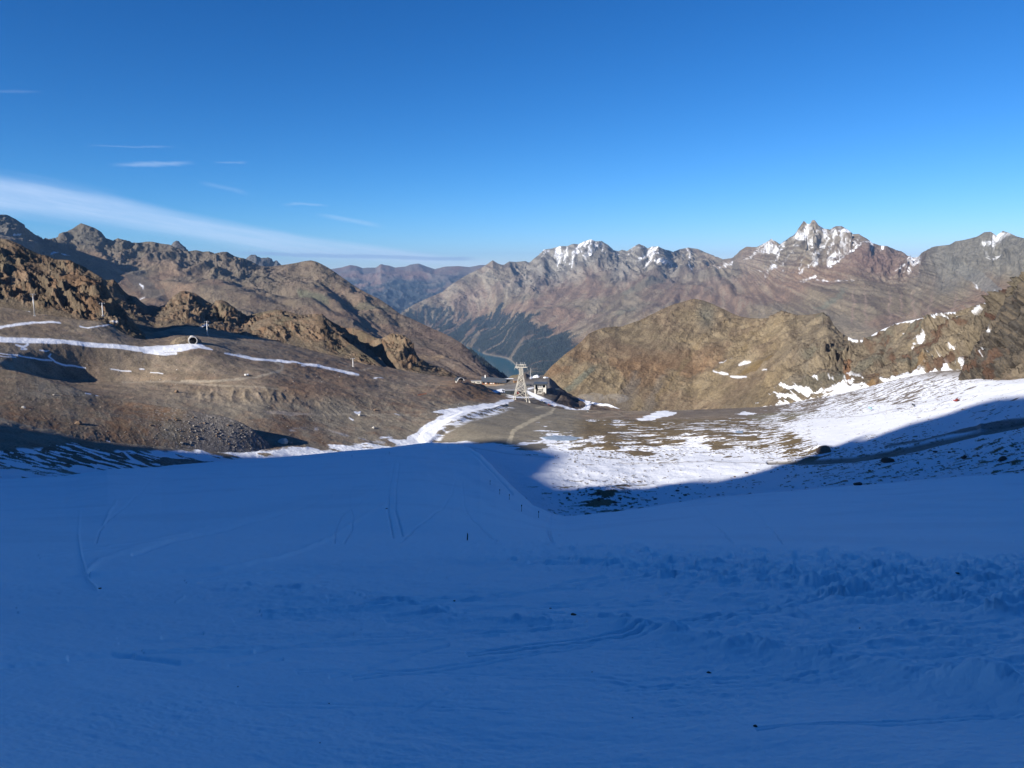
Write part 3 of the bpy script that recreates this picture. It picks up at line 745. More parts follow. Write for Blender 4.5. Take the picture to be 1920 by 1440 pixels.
def far_crag():
    def crag_colour(px, py, X, Y, Z, u, v, f, f2, r, r2, k):
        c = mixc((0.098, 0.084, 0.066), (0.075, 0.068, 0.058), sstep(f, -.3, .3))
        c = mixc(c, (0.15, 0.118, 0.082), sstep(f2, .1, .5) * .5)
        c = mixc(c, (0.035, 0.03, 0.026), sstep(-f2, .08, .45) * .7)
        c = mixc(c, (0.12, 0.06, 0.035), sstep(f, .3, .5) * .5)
        s = np.maximum(stroke(px + f2, py + f, [(1843,648,1.2),(1842,668,1)], .7), stroke(px + f2, py + f, [(1851,588,2),(1851,604,3),(1850,620,2.4)], .7))
        return mixc(c, SNOW, s), s
    xs = cols(1788, 2450, 1.2)
    cr = [(1788,716,925),(1798,704,930),(1806,690,935),(1812,672,940),(1820,668,945),(1828,648,950),(1836,640,955),(1842,622,960),(1850,616,965),(1856,600,968),(1866,594,970),(1872,580,972),(1882,570,972),(1890,556,970),(1900,545,965),(1910,536,960),(1920,524,950),(1960,500,930),(2100,440,880),(2450,360,800)]
    def slots(px, py, X, Y, Z):
        rr = ridged(X / 9 + Y / 30, Z / 46, o=5, seed=911, gain=.6)
        h = -(1 - sstep(rr, .12, .34)) * 9
        for pts, d_ in [([(1925,556,8),(1902,578,12),(1884,604,12),(1872,630,6)], 16), ([(1868,640,4),(1856,648,9),(1846,657,5)], 12)]:
            h = h - d_ * (1 - sstep(linedist(px, py, pts), -3, 3))
        return h
    md = rowpts(xs, [(1788,720,905),(1830,690,910),(1870,660,905),(1920,620,890),(2450,480,740)])
    ft = rowpts(xs, [(1788,728,895),(1820,714,890),(1860,722,870),(1890,724,860),(1920,726,850),(2450,640,640)])
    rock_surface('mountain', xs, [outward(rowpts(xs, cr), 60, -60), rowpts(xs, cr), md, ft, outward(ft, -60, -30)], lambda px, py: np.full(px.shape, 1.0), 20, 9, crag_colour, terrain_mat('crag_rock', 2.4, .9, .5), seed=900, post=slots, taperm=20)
    # pale slab leaning in front of it
    xs = cols(1852, 2300, 1.2)
    cr = [(1852,722,872),(1862,712,876),(1872,703,880),(1884,693,884),(1896,684,886),(1908,676,886),(1920,664,884),(1950,650,876),(2300,600,800)]
    ft = rowpts(xs, [(1852,727,858),(1890,726,848),(1920,727,838),(2300,690,730)])
    def slab_colour(px, py, X, Y, Z, u, v, f, f2, r, r2, k):
        c = mixc((0.17, 0.14, 0.10), (0.14, 0.108, 0.078), sstep(f, -.3, .3)); c = mixc(c, (0.09, 0.075, 0.06), sstep(-f2, .1, .5) * .5)
        return c, px * 0
    rock_surface('mountain', xs, [outward(rowpts(xs, cr), 20, -30), rowpts(xs, cr), ft, outward(ft, -40, -20)], lambda px, py: np.full(px.shape, .8), 16, 4, slab_colour, bpy.data.materials['crag_rock'], seed=950, taperm=8)
far_crag()

# ------------------------------------------------------------------ left rocky hills
def left_colour(px, py, X, Y, Z, u, v, f, f2, r, r2, k):
    c = mixc((0.185, 0.125, 0.080), (0.165, 0.130, 0.088), sstep(f, -.25, .3))
    c = mixc(c, (0.225, 0.18, 0.125), sstep(f2, .05, .5) * .5)
    c = mixc(c, (0.065, 0.05, 0.036), sstep(-f2, .05, .5) * .55)
    c = mixc(c, (0.175, 0.088, 0.045), sstep(f + f2 * .5, .25, .6) * .5)
    c = mixc(c, (0.10, 0.10, 0.066), sstep(-f, .2, .5) * .5)
    c = mixc(c, (0.155, 0.127, 0.09), (1 - sstep(k, .15, .5)) * .7)
    s = np.zeros(px.shape)
    for pts in [[(150,553,.5),(155,552,1),(158,555,.5)], [(40,585,2),(55,585,3)], [(205,600,.6),(212,604,1),(222,606,.6)], [(286,569,1),(306,569,1)], [(362,622,2),(370,621,4),(376,621,1)], [(373,617,2),(382,611,3),(390,609,2)], [(374,630,3),(379,628,3)], [(366,629,2),(369,629,2)], [(320,622,2),(324,622,1)], [(115,622,1)]*2, [(530,667,2),(560,664,2),(590,661,2)]]:
        s = np.maximum(s, stroke(px + f2, py + f, pts, .7))
    s = np.maximum(s, poly(px, py, [(285,634),(300,630),(310,634),(300,640),(288,640)]))
    return mixc(c, SNOW, s), s
def near_left_ridge():
    xs = cols(-560, 292, 1.4)
    cr = [(-560,520,1100),(-300,475,1150),(-120,440,1198),(-40,445,1219),(0,447,1230),(12,448,1226),(25,452,1222),(38,458,1218),(50,465,1215),(62,472,1211),(75,477,1207),(90,480,1203),(103,486,1199),(118,487,1194),(132,488,1190),(142,493,1181),(152,497,1173),(162,503,1164),(172,509,1156),(182,515,1147),(190,520,1140),(197,530,1132),(204,545,1123),(212,558,1114),(222,568,1102),(232,580,1090),(245,598,1074),(256,610,1062),(268,622,1048),(280,634,1034),(292,650,1020)]
    crest = rowpts(xs, cr)
    md = rowpts(xs, [(-560,560,1050),(0,520,1140),(100,535,1110),(180,560,1060),(215,590,1040),(250,615,1020),(280,640,1005),(292,655,1000)])
    lo = rowpts(xs, [(-560,600,1000),(0,578,1060),(100,596,1030),(200,615,1000),(250,632,990),(280,646,985),(292,662,985)])
    un = outward(lo, -70, -32)
    crag = lambda px, py: np.interp(px, [-560, 0, 150, 292], [1.0, 1.0, 1.2, .7]) * (1 - .75 * sstep(py - np.interp(px, [0, 100, 200, 292], [560, 575, 600, 640]), -12, 14))
    return rock_surface('hill', xs, [outward(crest, 160, -150), crest, md, lo, un], crag, 34, 11, left_colour, terrain_mat('hill_rock', 2.4, 1.0, .75), strata=-.85, seed=300, cr=cr)[1]
def second_hill():
    xs = cols(150, 960, 1.4)
    cr = [(150,512,1540),(180,520,1544),(200,525,1546),(212,524,1548),(222,532,1549),(232,545,1550),(242,553,1552),(256,556,1554),(266,566,1556),(275,573,1558),(286,572,1559),(298,575,1563),(312,570,1568),(320,560,1571),(328,553,1574),(338,547,1577),(345,545,1580),(355,547,1577),(365,550,1573),(375,556,1570),(385,563,1566),(398,571,1562),(405,563,1559),(415,562,1556),(425,566,1552),(440,577,1547),(452,586,1543),(465,592,1538),(480,587,1531),(500,583,1523),(520,580,1514),(533,582,1509),(545,585,1504),(560,590,1497),(575,590,1491),(590,588,1484),(604,588,1478),(612,595,1474),(625,602,1468),(640,610,1460),(652,614,1454),(665,614,1448),(680,620,1440),(692,626,1434),(705,633,1427),(715,635,1420),(724,630,1414),(735,624,1407),(750,626,1397),(760,630,1390),(768,638,1385),(776,652,1379),(784,664,1374),(790,673,1370),(800,679,1358),(815,685,1341),(830,690,1323),(845,698,1306),(860,706,1289),(880,713,1268),(900,720,1247),(925,730,1220),(960,745,1190)]
    crest = rowpts(xs, cr)
    md = rowpts(xs, [(150,560,1420),(220,580,1415),(290,600,1410),(350,585,1430),(450,615,1412),(520,615,1400),(600,622,1370),(700,650,1350),(760,660,1320),(800,690,1290),(860,712,1240),(960,752,1165)])
    lo = rowpts(xs, [(150,600,1210),(220,620,1205),(290,636,1200),(350,625,1230),(430,632,1230),(500,640,1240),(620,670,1230),(740,694,1220),(850,716,1190),(960,756,1140)])
    un = outward(lo, -80, -30)
    crag = lambda px, py: np.interp(px, [150, 285, 300, 350, 460, 600, 760, 800, 960], [.7, .5, .5, 1.25, 1.0, 1.1, 1.0, .7, .4]) * (1 - .6 * sstep(py - np.interp(px, [150, 330, 420, 520, 620, 740, 850], [600, 590, 600, 612, 650, 680, 700]), -14, 14))
    def ribs(px, py, X, Y, Z):
        h = 0
        # shaded hollows under the ribs
        for pts, dpt in [([(612,592,6),(640,612,16),(680,632,20),(712,655,20),(738,685,12)], 24), ([(360,556,3),(378,575,7),(388,592,7)], 14), ([(405,572,6),(412,590,12),(418,598,8)], 16), ([(530,585,4),(545,600,6)], 8), ([(773,640,5),(782,660,9),(787,674,7)], 20), ([(745,688,5),(765,698,8),(785,706,6)], 10), ([(455,588,3),(470,602,6)], 8)]:
            h = h - dpt * (1 - sstep(linedist(px, py, pts), -4, 3))
        return h
    return rock_surface('hill', xs, [outward(crest, 200, -140), crest, md, lo, un], crag, 30, 11.5, left_colour, bpy.data.materials['hill_rock'], strata=-.85, seed=400, post=ribs, cr=cr)[1]
def left_rib():
    """a rib in front of the second hill whose far side falls into shade"""
    xs = cols(470, 760, 1.4)
    cr = rowpts(xs, [(470,610,1390),(490,598,1381),(510,592,1372),(535,592,1360),(560,596,1348),(585,592,1337),(598,590,1331),(606,594,1324),(616,608,1314),(630,622,1300),(648,636,1282),(665,648,1265),(684,662,1246),(702,674,1229),(720,688,1217),(738,700,1205),(760,715,1190)])
    lo = rowpts(xs, [(470,648,1260),(540,655,1240),(620,674,1215),(700,697,1190),(760,722,1170)])
    crag = lambda px, py: np.interp(px, [470, 520, 620, 760], [.5, .9, 1., .5]) * (1 - .6 * sstep(py - np.interp(px, [470, 540, 620, 740], [620, 630, 655, 695]), -14, 14))
    return rock_surface('hill', xs, [outward(cr, 60, -75), cr, lo, outward(lo, -60, -22)], crag, 26, 9, left_colour, bpy.data.materials['hill_rock'], strata=-.8, seed=450)[1]
near_left_ridge(); second_hill(); left_rib()

# ------------------------------------------------------------------ ground of the basin and the slopes around it
GROWS = [
 [(-560,600,1000),(0,572,1050),(100,590,1020),(200,602,1010),(280,625,1070),(350,606,1210),(430,622,1230),(500,632,1240),(620,664,1235),(740,690,1250),(850,708,1230),(930,742,1130),(970,746,1090),(1010,760,1060),(1060,768,1050),(1100,768,1030),(1200,770,1040),(1300,768,1060),(1440,762,1120),(1520,748,1160),(1600,732,1120),(1700,704,1060),(1800,688,990),(1860,712,930),(1920,716,880),(2450,600,640)],
 [(-560,655,850),(0,637,900),(200,650,925),(300,656,935),(360,648,941),(400,652,945),(430,662,950),(540,680,980),(680,703,1030),(800,722,1060),(930,750,1050),(970,752,1050),(1010,768,1010),(1100,777,980),(1200,780,960),(1440,775,980),(1520,765,1000),(1600,748,980),(1700,725,950),(1800,715,900),(1920,712,810),(2450,620,580)],
 [(-560,712,790),(0,690,835),(90,705,870),(150,716,885),(250,716,885),(350,716,860),(480,725,815),(600,735,830),(700,745,860),(850,760,910),(940,765,930),(1000,780,900),(1200,793,880),(1440,788,890),(1600,768,880),(1800,738,810),(1920,718,760),(2450,640,550)],
 [(-560,780,640),(0,735,700),(100,750,705),(200,772,705),(400,790,715),(500,785,730),(650,786,780),(800,787,810),(870,790,800),(960,805,790),(1200,815,780),(1440,808,790),(1600,792,770),(1800,765,710),(1920,745,690),(2450,670,500)],
 [(-560,890,460),(0,860,530),(200,868,570),(440,866,628),(600,853,668),(700,843,702),(780,832,742),(830,826,755),(870,828,740),(960,838,710),(1000,845,690),(1200,850,690),(1440,838,690),(1600,820,680),(1800,790,650),(1920,765,640),(2450,700,460)],
 [(-560,920,420),(0,930,440),(200,905,480),(440,880,595),(600,866,635),(780,846,690),(870,846,680),(930,870,610),(1000,900,520),(1200,905,540),(1400,890,560),(1600,870,540),(1920,840,500),(2450,780,420)],
 [(-560,980,380),(0,1000,390),(440,900,530),(780,870,640),(870,868,620),(930,910,500),(1000,965,420),(1060,985,420),(1200,970,430),(1400,950,420),(1600,930,420),(1920,905,420),(2450,840,380)],
]
COVER = [(1150,880,1.15),(1250,905,1.1),(1100,862,.95),(1350,880,1.2),(1400,870,1.2),(1180,900,.9),(1450,892,1.15),(1300,845,.95),(1330,940,1.0),(1230,945,1.0),(1050,800,0),(1000,832,.45),(1030,820,.6),(1080,835,.5),(1100,850,.6),(1100,810,.12),(1200,800,.15),(1250,815,.14),(1300,800,.14),(1150,825,.2),(1200,835,.3),(1350,830,.34),(1390,805,.38),(1250,850,.8),(1180,840,.48),(1400,855,1.05),(1300,862,1.1),(1200,880,1.0),(1100,880,1.0),(1300,900,1.1),(1450,790,.6),(1440,820,.5),(1480,830,.38),(1410,835,.35),(1550,800,1.3),(1560,820,1.3),(1500,800,.95),(1650,790,1.2),(1650,770,1.1),(1750,760,1.05),(1850,742,1.15),(1900,730,1.2),(1500,853,.45),(1450,868,.9),(1600,738,.5),(1500,735,.42),(1440,738,.25),(1530,755,.3),(1700,735,.6),(1750,715,.8),(1800,705,.95),(1560,765,.75),(1550,850,.62),(1560,868,.75),(1700,872,.75),(1850,850,.72),(1800,810,1.1),(1600,900,.88),(1900,770,1.0),(1120,940,.62),(1160,930,.6),(1080,925,.9),(1200,930,.88),(1300,925,.95),(1350,775,.12),(1440,768,.15),(1480,780,.35),(950,860,1.3),(1000,880,1.3),(1040,860,1.1),(1050,780,0),(900,780,-.2),(960,800,-.2),(890,800,-.2),(980,815,.1),(1740,840,.85),(1900,870,.72),(1750,890,.85),(1380,760,.1),(1640,748,.6),(1660,850,.7),(1240,780,.05),(900,835,1.1),(870,850,1.3),(780,850,1.2),(1480,905,.92),(1860,780,.9),(1920,800,.8)]
def ground():
    xs = cols(-560, 2450, 1.4)
    rows = [hsmooth(xs, rowpts(xs, r)) for r in GROWS]
    P = gridsurf(xs, [outward(rows[0], 150, -95)] + rows, d=1.3, blur=6)
    base = P.copy()
    n = normals(P); X, Y, Z = P[..., 0], P[..., 1], P[..., 2]
    px, py, _ = project(P)
    rough = field(px, py, [(0,600,.7),(0,660,.5),(150,600,.6),(200,680,.5),(400,640,.7),(450,690,.6),(600,710,1),(700,720,1),(880,735,1.1),(820,755,1.2),(700,765,.8),(500,760,.7),(560,800,.5),(700,800,.5),(850,800,.15),(900,800,.1),(1000,790,.2),(1100,800,.6),(1200,800,.7),(1300,830,.6),(1500,740,.6),(1550,800,.15),(1650,790,.2),(1800,720,.4),(1750,860,.6),(1400,900,.4),(1150,930,.8),(930,860,.12),(1300,770,.3),(1920,850,.6)])
    b1 = fbm(X / 70, Y / 70, o=3, seed=501)
    b2 = fbm(X / 16, Y / 16, o=4, seed=511)
    b3 = ridged(X / 9, Y / 9, o=4, seed=521)
    h = b1 * 2.0 * rough + b2 * .8 * rough + (b3 - .35) * .55 * rough
    far = sstep(px, 780, 860) * (1 - sstep(px, 980, 1050))
    # gullied bank under the old road on the left
    g1 = ridged((X * .9 + Y * .35) / 13, (Y - X * .4) / 60, o=3, seed=531)
    bank = np.exp(-((py - np.interp(px, [350, 480, 600], [735, 740, 752])) / 13) ** 2) * sstep(px, 330, 370) * (1 - sstep(px, 560, 640))
    h = h + (g1 - .4) * 1.6 * bank
    hump = lambda cx, cy, ax, ay, k: k * np.exp(-((px - cx) / ax) ** 2 - ((py - cy) / ay) ** 2)
    h = h + hump(880, 728, 60, 14, 9) + hump(1075, 748, 42, 12, 0) + hump(850, 742, 70, 16, 4) + hump(1150, 925, 60, 10, 3.5) + hump(1540, 842, 18, 5, 3.2) + hump(1130, 835, 60, 12, 3.5) + hump(1320, 815, 90, 16, 4)
    # bank with snow on its top at the right edge, hollow road under it
    ice = stroke(px, py, [(1840,815,6),(1838,790,8),(1870,765,12),(1925,745,14)], 6)
    h = h + ice * .9
    road = [(1440,868,5),(1520,866,9),(1600,862,11),(1680,848,12),(1760,830,10),(1830,815,8),(1900,800,10),(1990,775,12)]
    rd = stroke(px, py, road, 2)
    h = h * (1 - .8 * rd) - rd * 1.5
    h = h + stroke(px, py, [(948,760,1),(925,767,3),(905,772,8),(870,780,13),(830,800,18),(800,822,24)], 4) * 2.4
    P = P + (n * .5 + np.array([0, 0, .5])) * h[..., None]
    # ---- colour
    f = fbm(X / 90, Y / 90, o=5, seed=541)
    f2 = fbm(X / 14, Y / 14, o=5, seed=551)
    c = mixc((0.27, 0.22, 0.158), (0.23, 0.185, 0.132), sstep(f, -.3, .3))
    c = mixc(c, (0.31, 0.27, 0.21), sstep(f2, .08, .45) * .55)
    c = mixc(c, (0.13, 0.105, 0.078), sstep(-f2, .1, .5) * .5)
    c = mixc(c, (0.25, 0.22, 0.168), sstep(py, 738, 765) * (1 - sstep(px, 960, 1010)) * .75)
    red = field(px, py, [(560,722,.9),(640,715,.8),(760,720,.5),(860,735,1),(900,742,1),(780,740,.7),(400,660,.3),(200,660,.35),(100,640,.3),(600,800,.6),(540,805,.8),(700,785,.4),(450,745,0),(500,760,0),(640,770,0),(850,770,0),(900,790,-.2),(1000,780,-.2),(1100,800,.2),(1300,800,.3),(0,700,0),(60,620,.2),(300,690,.3),(1500,740,.2)])
    c = mixc(c, (0.20, 0.115, 0.068), np.clip(red + f2 * .5 + f * .3 - .15, 0, 1) * .75)
    c = mixc(c, (0.21, 0.125, 0.06), np.clip(np.exp(-((px - 905) / 35) ** 2 - ((py - 745) / 9) ** 2), 0, 1) * .6)
    c = mixc(c, (0.150, 0.112, 0.058), sstep(px, 1010, 1060) * sstep(py, 782, 792) * .8)
    c = mixc(c, (0.18, 0.13, 0.06), sstep(px, 1380, 1440) * sstep(py, 800, 815) * .6)
    kn = sstep(px, 830, 870) * (1 - sstep(px, 1060, 1110)) * sstep(py, 752, 762)
    c = mixc(c, (0.235, 0.208, 0.155), kn * .9 * 1.0)
    sw = fbm(X / 60, (Y + X * .2) / 7, o=4, seed=561)
    c = mixc(c, (0.21, 0.19, 0.15), kn * sstep(sw, .1, .4) * .5)
    c = mixc(c, (0.18, 0.15, 0.118), sstep(px, 1200, 1260) * (1 - sstep(py, 776, 786)) * .8)
    c = mixc(c, (0.20, 0.18, 0.12), poly(px + f2 * 3, py + f * 2, [(1405,778),(1450,774),(1560,771),(1580,778),(1500,784),(1440,790),(1400,786)]) * .85)
    j = px + f2 * 1.5, py + f2 * .8
    PATH = (0.40, 0.345, 0.26)
    for pts, st, col_ in [([(955,830,10),(962,808,7),(985,795,6.5),(1015,781,5.5),(1034,772,5),(1040,766,3),(1028,762,2.5),(1005,764,2)], .9, (0.46, 0.40, 0.28)),
                          ([(340,715,4),(400,714,4),(460,710,4),(500,703,4),(528,694,5),(531,686,4),(515,679,3)], .75, PATH), ([(230,717,3),(340,717,3),(420,722,2.5),(520,730,2)], .6, PATH), ([(640,695,2.5),(680,692,2.5),(700,690,2)], .5, PATH),
                          ([(500,775,2),(640,777,3),(800,778,2)], .5, PATH), ([(640,690,2),(672,681,2.4),(700,685,2)], .4, PATH), ([(1130,784,2),(1170,781,2),(1150,772,1.5)], .5, PATH), ([(1225,770,2),(1300,770,1.5)], .4, PATH)]:
        c = mixc(c, col_, stroke(*j, pts, 1) * st)
        # dark bare strip and the road through the snow at right
    # ---- snow
    s1 = fbm(X / 34, Y / 15, o=6, seed=571)
    s2 = fbm((X + Y * .7) / 17, (Y - X * .5) / 6, o=5, seed=581)
    sn = np.where(px > 1420, .5 * s1 + .6 * s2, .85 * s1 + .35 * s2)
    cov = field(px, py, COVER, p=3.6)
    sn = sn * (1 + .7 * (px > 1400) * (1 - sstep(py, 750, 775)))
    reg = sstep(px + f2 * 10, 990, 1015) * sstep(py + f2 * 3, 783, 788) + sstep(px, 1400, 1460) * sstep(py, 690, 720) + sstep(py - np.interp(px, [760, 830, 880, 960, 1000], [845, 832, 828, 832, 825]) + f2 * 4, -2, 2)
    reg = np.clip(reg, 0, 1)
    snow = sstep(sn * .9 + (cov - .5) * 1.45, -.04, .06) * reg
    rocks = sstep(fbm(X / 4.2, Y / 3.4, o=3, seed=591) + .45 * s1 - .55 * sstep(cov, .8, 1.25), .5, .56)
    snow = snow * (1 - rocks * sstep(px, 1000, 1050))
    # strip along the left edge of the piste
    ey = np.interp(px, [380,440,480,560,640,720,780,800], [866,862,860,856,847,838,832,829])
    snow = np.maximum(snow, sstep(py - ey + 10 + s1 * 14 + s2 * 7, -1, 3) * (px < 800) * (px > 380))
    snow = np.maximum(snow, ((px < 420) * sstep(s1 + s2 * .5, .12, .2) * sstep(py, 860, 872)))
    for pts in [[(-60,630,8),(0,636,8),(60,639,9),(120,642,8),(200,648,8),(260,654,9),(300,655,12),(340,652,14),(372,648,8),(398,654,2)], [(270,657,8),(310,664,6),(330,662,4)],
                [(0,612,3),(15,611,5),(30,609,4),(47,608,2)], [(-60,640,3),(0,616,3),(30,607,3),(60,605,4),(90,604,3),(113,605,2)], [(150,612,2),(165,615,2.5),(190,611,2),(222,607,2)],
                [(30,645,3),(45,650,5),(52,645,5)], [(40,653,3),(50,654,3)], [(0,661,2),(30,665,2.5),(70,672,2.5),(98,677,2)], [(0,666,1.5),(30,669,2)], [(95,664,2.5),(92,669,3),(105,679,3),(125,685,3),(150,687,2.5),(160,689,2)], [(208,692,1.8),(245,696,1.8)], [(262,692,2),(270,692,2)], [(282,699,1.5),(305,702,1.5)],
                [(422,661,3),(450,666,4),(480,673,5),(520,676,5),(560,681,5),(600,688,4.5),(640,697,3.5),(672,703,2.5)], [(700,709,1),(718,709,1.5)], [(565,687,2),(572,688,2)], [(75,657,2),(85,659,3),(92,657,1)],
                [(666,773,4),(672,775,5),(676,772,2)], [(655,783,1),(662,787,2.5)], [(740,776,1),(748,779,2)], [(490,835,3),(497,831,4),(500,836,2)], [(486,843,1),(492,843,2)]]:
        snow = np.maximum(snow, stroke(px + f2 * .8, py + f2 * .9, pts, .8))
    # the snow road from the station down to the piste, with a ragged outer bank
    roadc = [(962,750,5),(945,755,8),(925,762,10),(900,766,13),(878,770,17),(850,780,20),(830,790,22),(812,803,26),(797,818,34),(785,834,50)]
    rw = linedist(px, py, roadc)
    snow = np.maximum(snow, 1 - sstep(rw + f2 * 1.5, -.8, .8))
    snow = np.maximum(snow, (1 - sstep(rw, 8, 15)) * (px > 790 + (838 - py) * .9) * sstep(s2 + .4 * s1, -.1, .05) * .95 * (py > 764))
    snow = np.maximum(snow, poly(px + f2 * 2, py + f2, [(808,774),(830,769),(865,765),(880,770),(850,776),(830,780),(835,776)]))
    snow = np.maximum(snow, poly(px, py + f2, [(1085,745),(1100,748),(1115,752),(1140,755),(1160,762),(1150,766),(1125,762),(1108,766),(1105,776),(1085,773),(1092,766),(1080,755)]) * 0)
    snow = np.maximum(snow, poly(px + f2 * 2, py + f2 * 1.5, [(1192,785),(1215,779),(1232,770),(1245,770),(1270,774),(1262,778),(1240,782),(1222,789),(1200,788)]))
    snow = np.maximum(snow, poly(px + f2 * 2, py + f2 * 1.2, [(1376,777),(1395,772),(1420,775),(1400,778)]))
    lines = ridged((X * .25 + Y) / 11, (X - Y * .25) / 70, o=2, seed=595)
    snow = np.maximum(snow, sstep(lines + .25 * s1, .72, .82) * sstep(px, 1130, 1180) * (1 - sstep(px, 1400, 1440)) * sstep(py, 790, 796) * (1 - sstep(py, 828, 840)) * .95)
    snow = np.maximum(snow, poly(px + f2 * 3, py + f2, [(700,833),(720,828),(735,832),(730,835)]) * 0)
    # thin grey ice in the meltwater trace on the left, a pale spoil strip
    c = mixc(c, (0.36, 0.30, 0.24), poly(*j, [(486,769),(520,769),(560,772),(590,775),(570,777),(545,779),(520,776),(500,772)]) * .9)
    icy = stroke(*j, [(545,806,5),(580,804,6),(605,803,4),(630,811,3),(660,819,3),(690,824,4),(720,830,5)], 3) * sstep(f2 + s2 * .5, -.15, .25)
    c = mixc(c, (0.42, 0.43, 0.45), icy * .8)
    # ponds of ice on the heath
    pond = np.maximum(poly(px + f2 * 4, py + f2 * 2, [(1015,820),(1040,817),(1070,819),(1092,824),(1080,829),(1050,828),(1025,826)]), poly(px, py, [(1378,812),(1392,811),(1393,817),(1380,816)]))
    snow = snow * (1 - pond); c = mixc(c, (0.30, 0.38, 0.47), pond)
    snow = snow * (1 - rd * .93)
    c = mixc(c, (0.20, 0.185, 0.16), rd * .8)
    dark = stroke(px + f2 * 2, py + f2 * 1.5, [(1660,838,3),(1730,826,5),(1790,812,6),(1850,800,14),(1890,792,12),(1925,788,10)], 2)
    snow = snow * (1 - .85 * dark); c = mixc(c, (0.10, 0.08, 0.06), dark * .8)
    snow = snow * (1 - .9 * stroke(px + f2 * 2, py + f2 * 2, [(885,826,4),(915,827,8),(950,823,6)], 1.5))
    for pts in [[(1160,868,2),(1240,868,2),(1300,867,2),(1440,870,2)], [(1480,785,1.2),(1620,780,1.2),(1760,750,1.2)]]:
        t = stroke(px, py + f2, pts, 1); snow = snow * (1 - .45 * t)
    trk = stroke(px, py, [(855,835,1.5),(890,842,1.5),(900,865,1.5),(915,890,1.5),(950,915,1.5),(990,945,1.5)], .8) + stroke(px, py, [(870,836,1.5),(950,850,2),(1050,858,1.5)], .8) + stroke(px, py, [(862,840,1.5),(896,865,1.5),(930,905,1.5),(975,945,1.5)], .8)
    c = mixc(c, SNOW, snow)
    bare = 1 - snow
    for _ in range(2):
        bare[1:-1] = (bare[:-2] + bare[1:-1] * 2 + bare[2:]) / 4; bare[:, 1:-1] = (bare[:, :-2] + bare[:, 1:-1] * 2 + bare[:, 2:]) / 4
    P[..., 2] += .55 * bare * sstep(px, 1000, 1040) * sstep(py, 784, 794)
    c = mixc(c, (0.5, 0.5, 0.5), np.clip(trk, 0, 1) * .35)
    P[..., 2] -= np.clip(trk, 0, 1) * .35
    o = mesh_grid('ground', P, ALPHA0(c, snow), terrain_mat('ground_earth', 1.5, .45, .72))
    return xs, base, P, py
GXS, GBASE, GP, GPY = ground()

def at(px, py):
    """the ground point seen at a pixel"""
    k = int(np.argmin(np.abs(GXS - px)))
    col = GP[:, k]; y = project(col)[1]
    best = None
    for i in range(len(y) - 1, 0, -1):      # from near to far: the first crossing is the visible one
        if (y[i] - py) * (y[i - 1] - py) <= 0 and y[i] != y[i - 1]:
            t = (py - y[i]) / (y[i - 1] - y[i]); best = col[i] * (1 - t) + col[i - 1] * t; break
    if best is None: best = col[int(np.argmin(np.abs(y - py)))]
    return Vector(best)

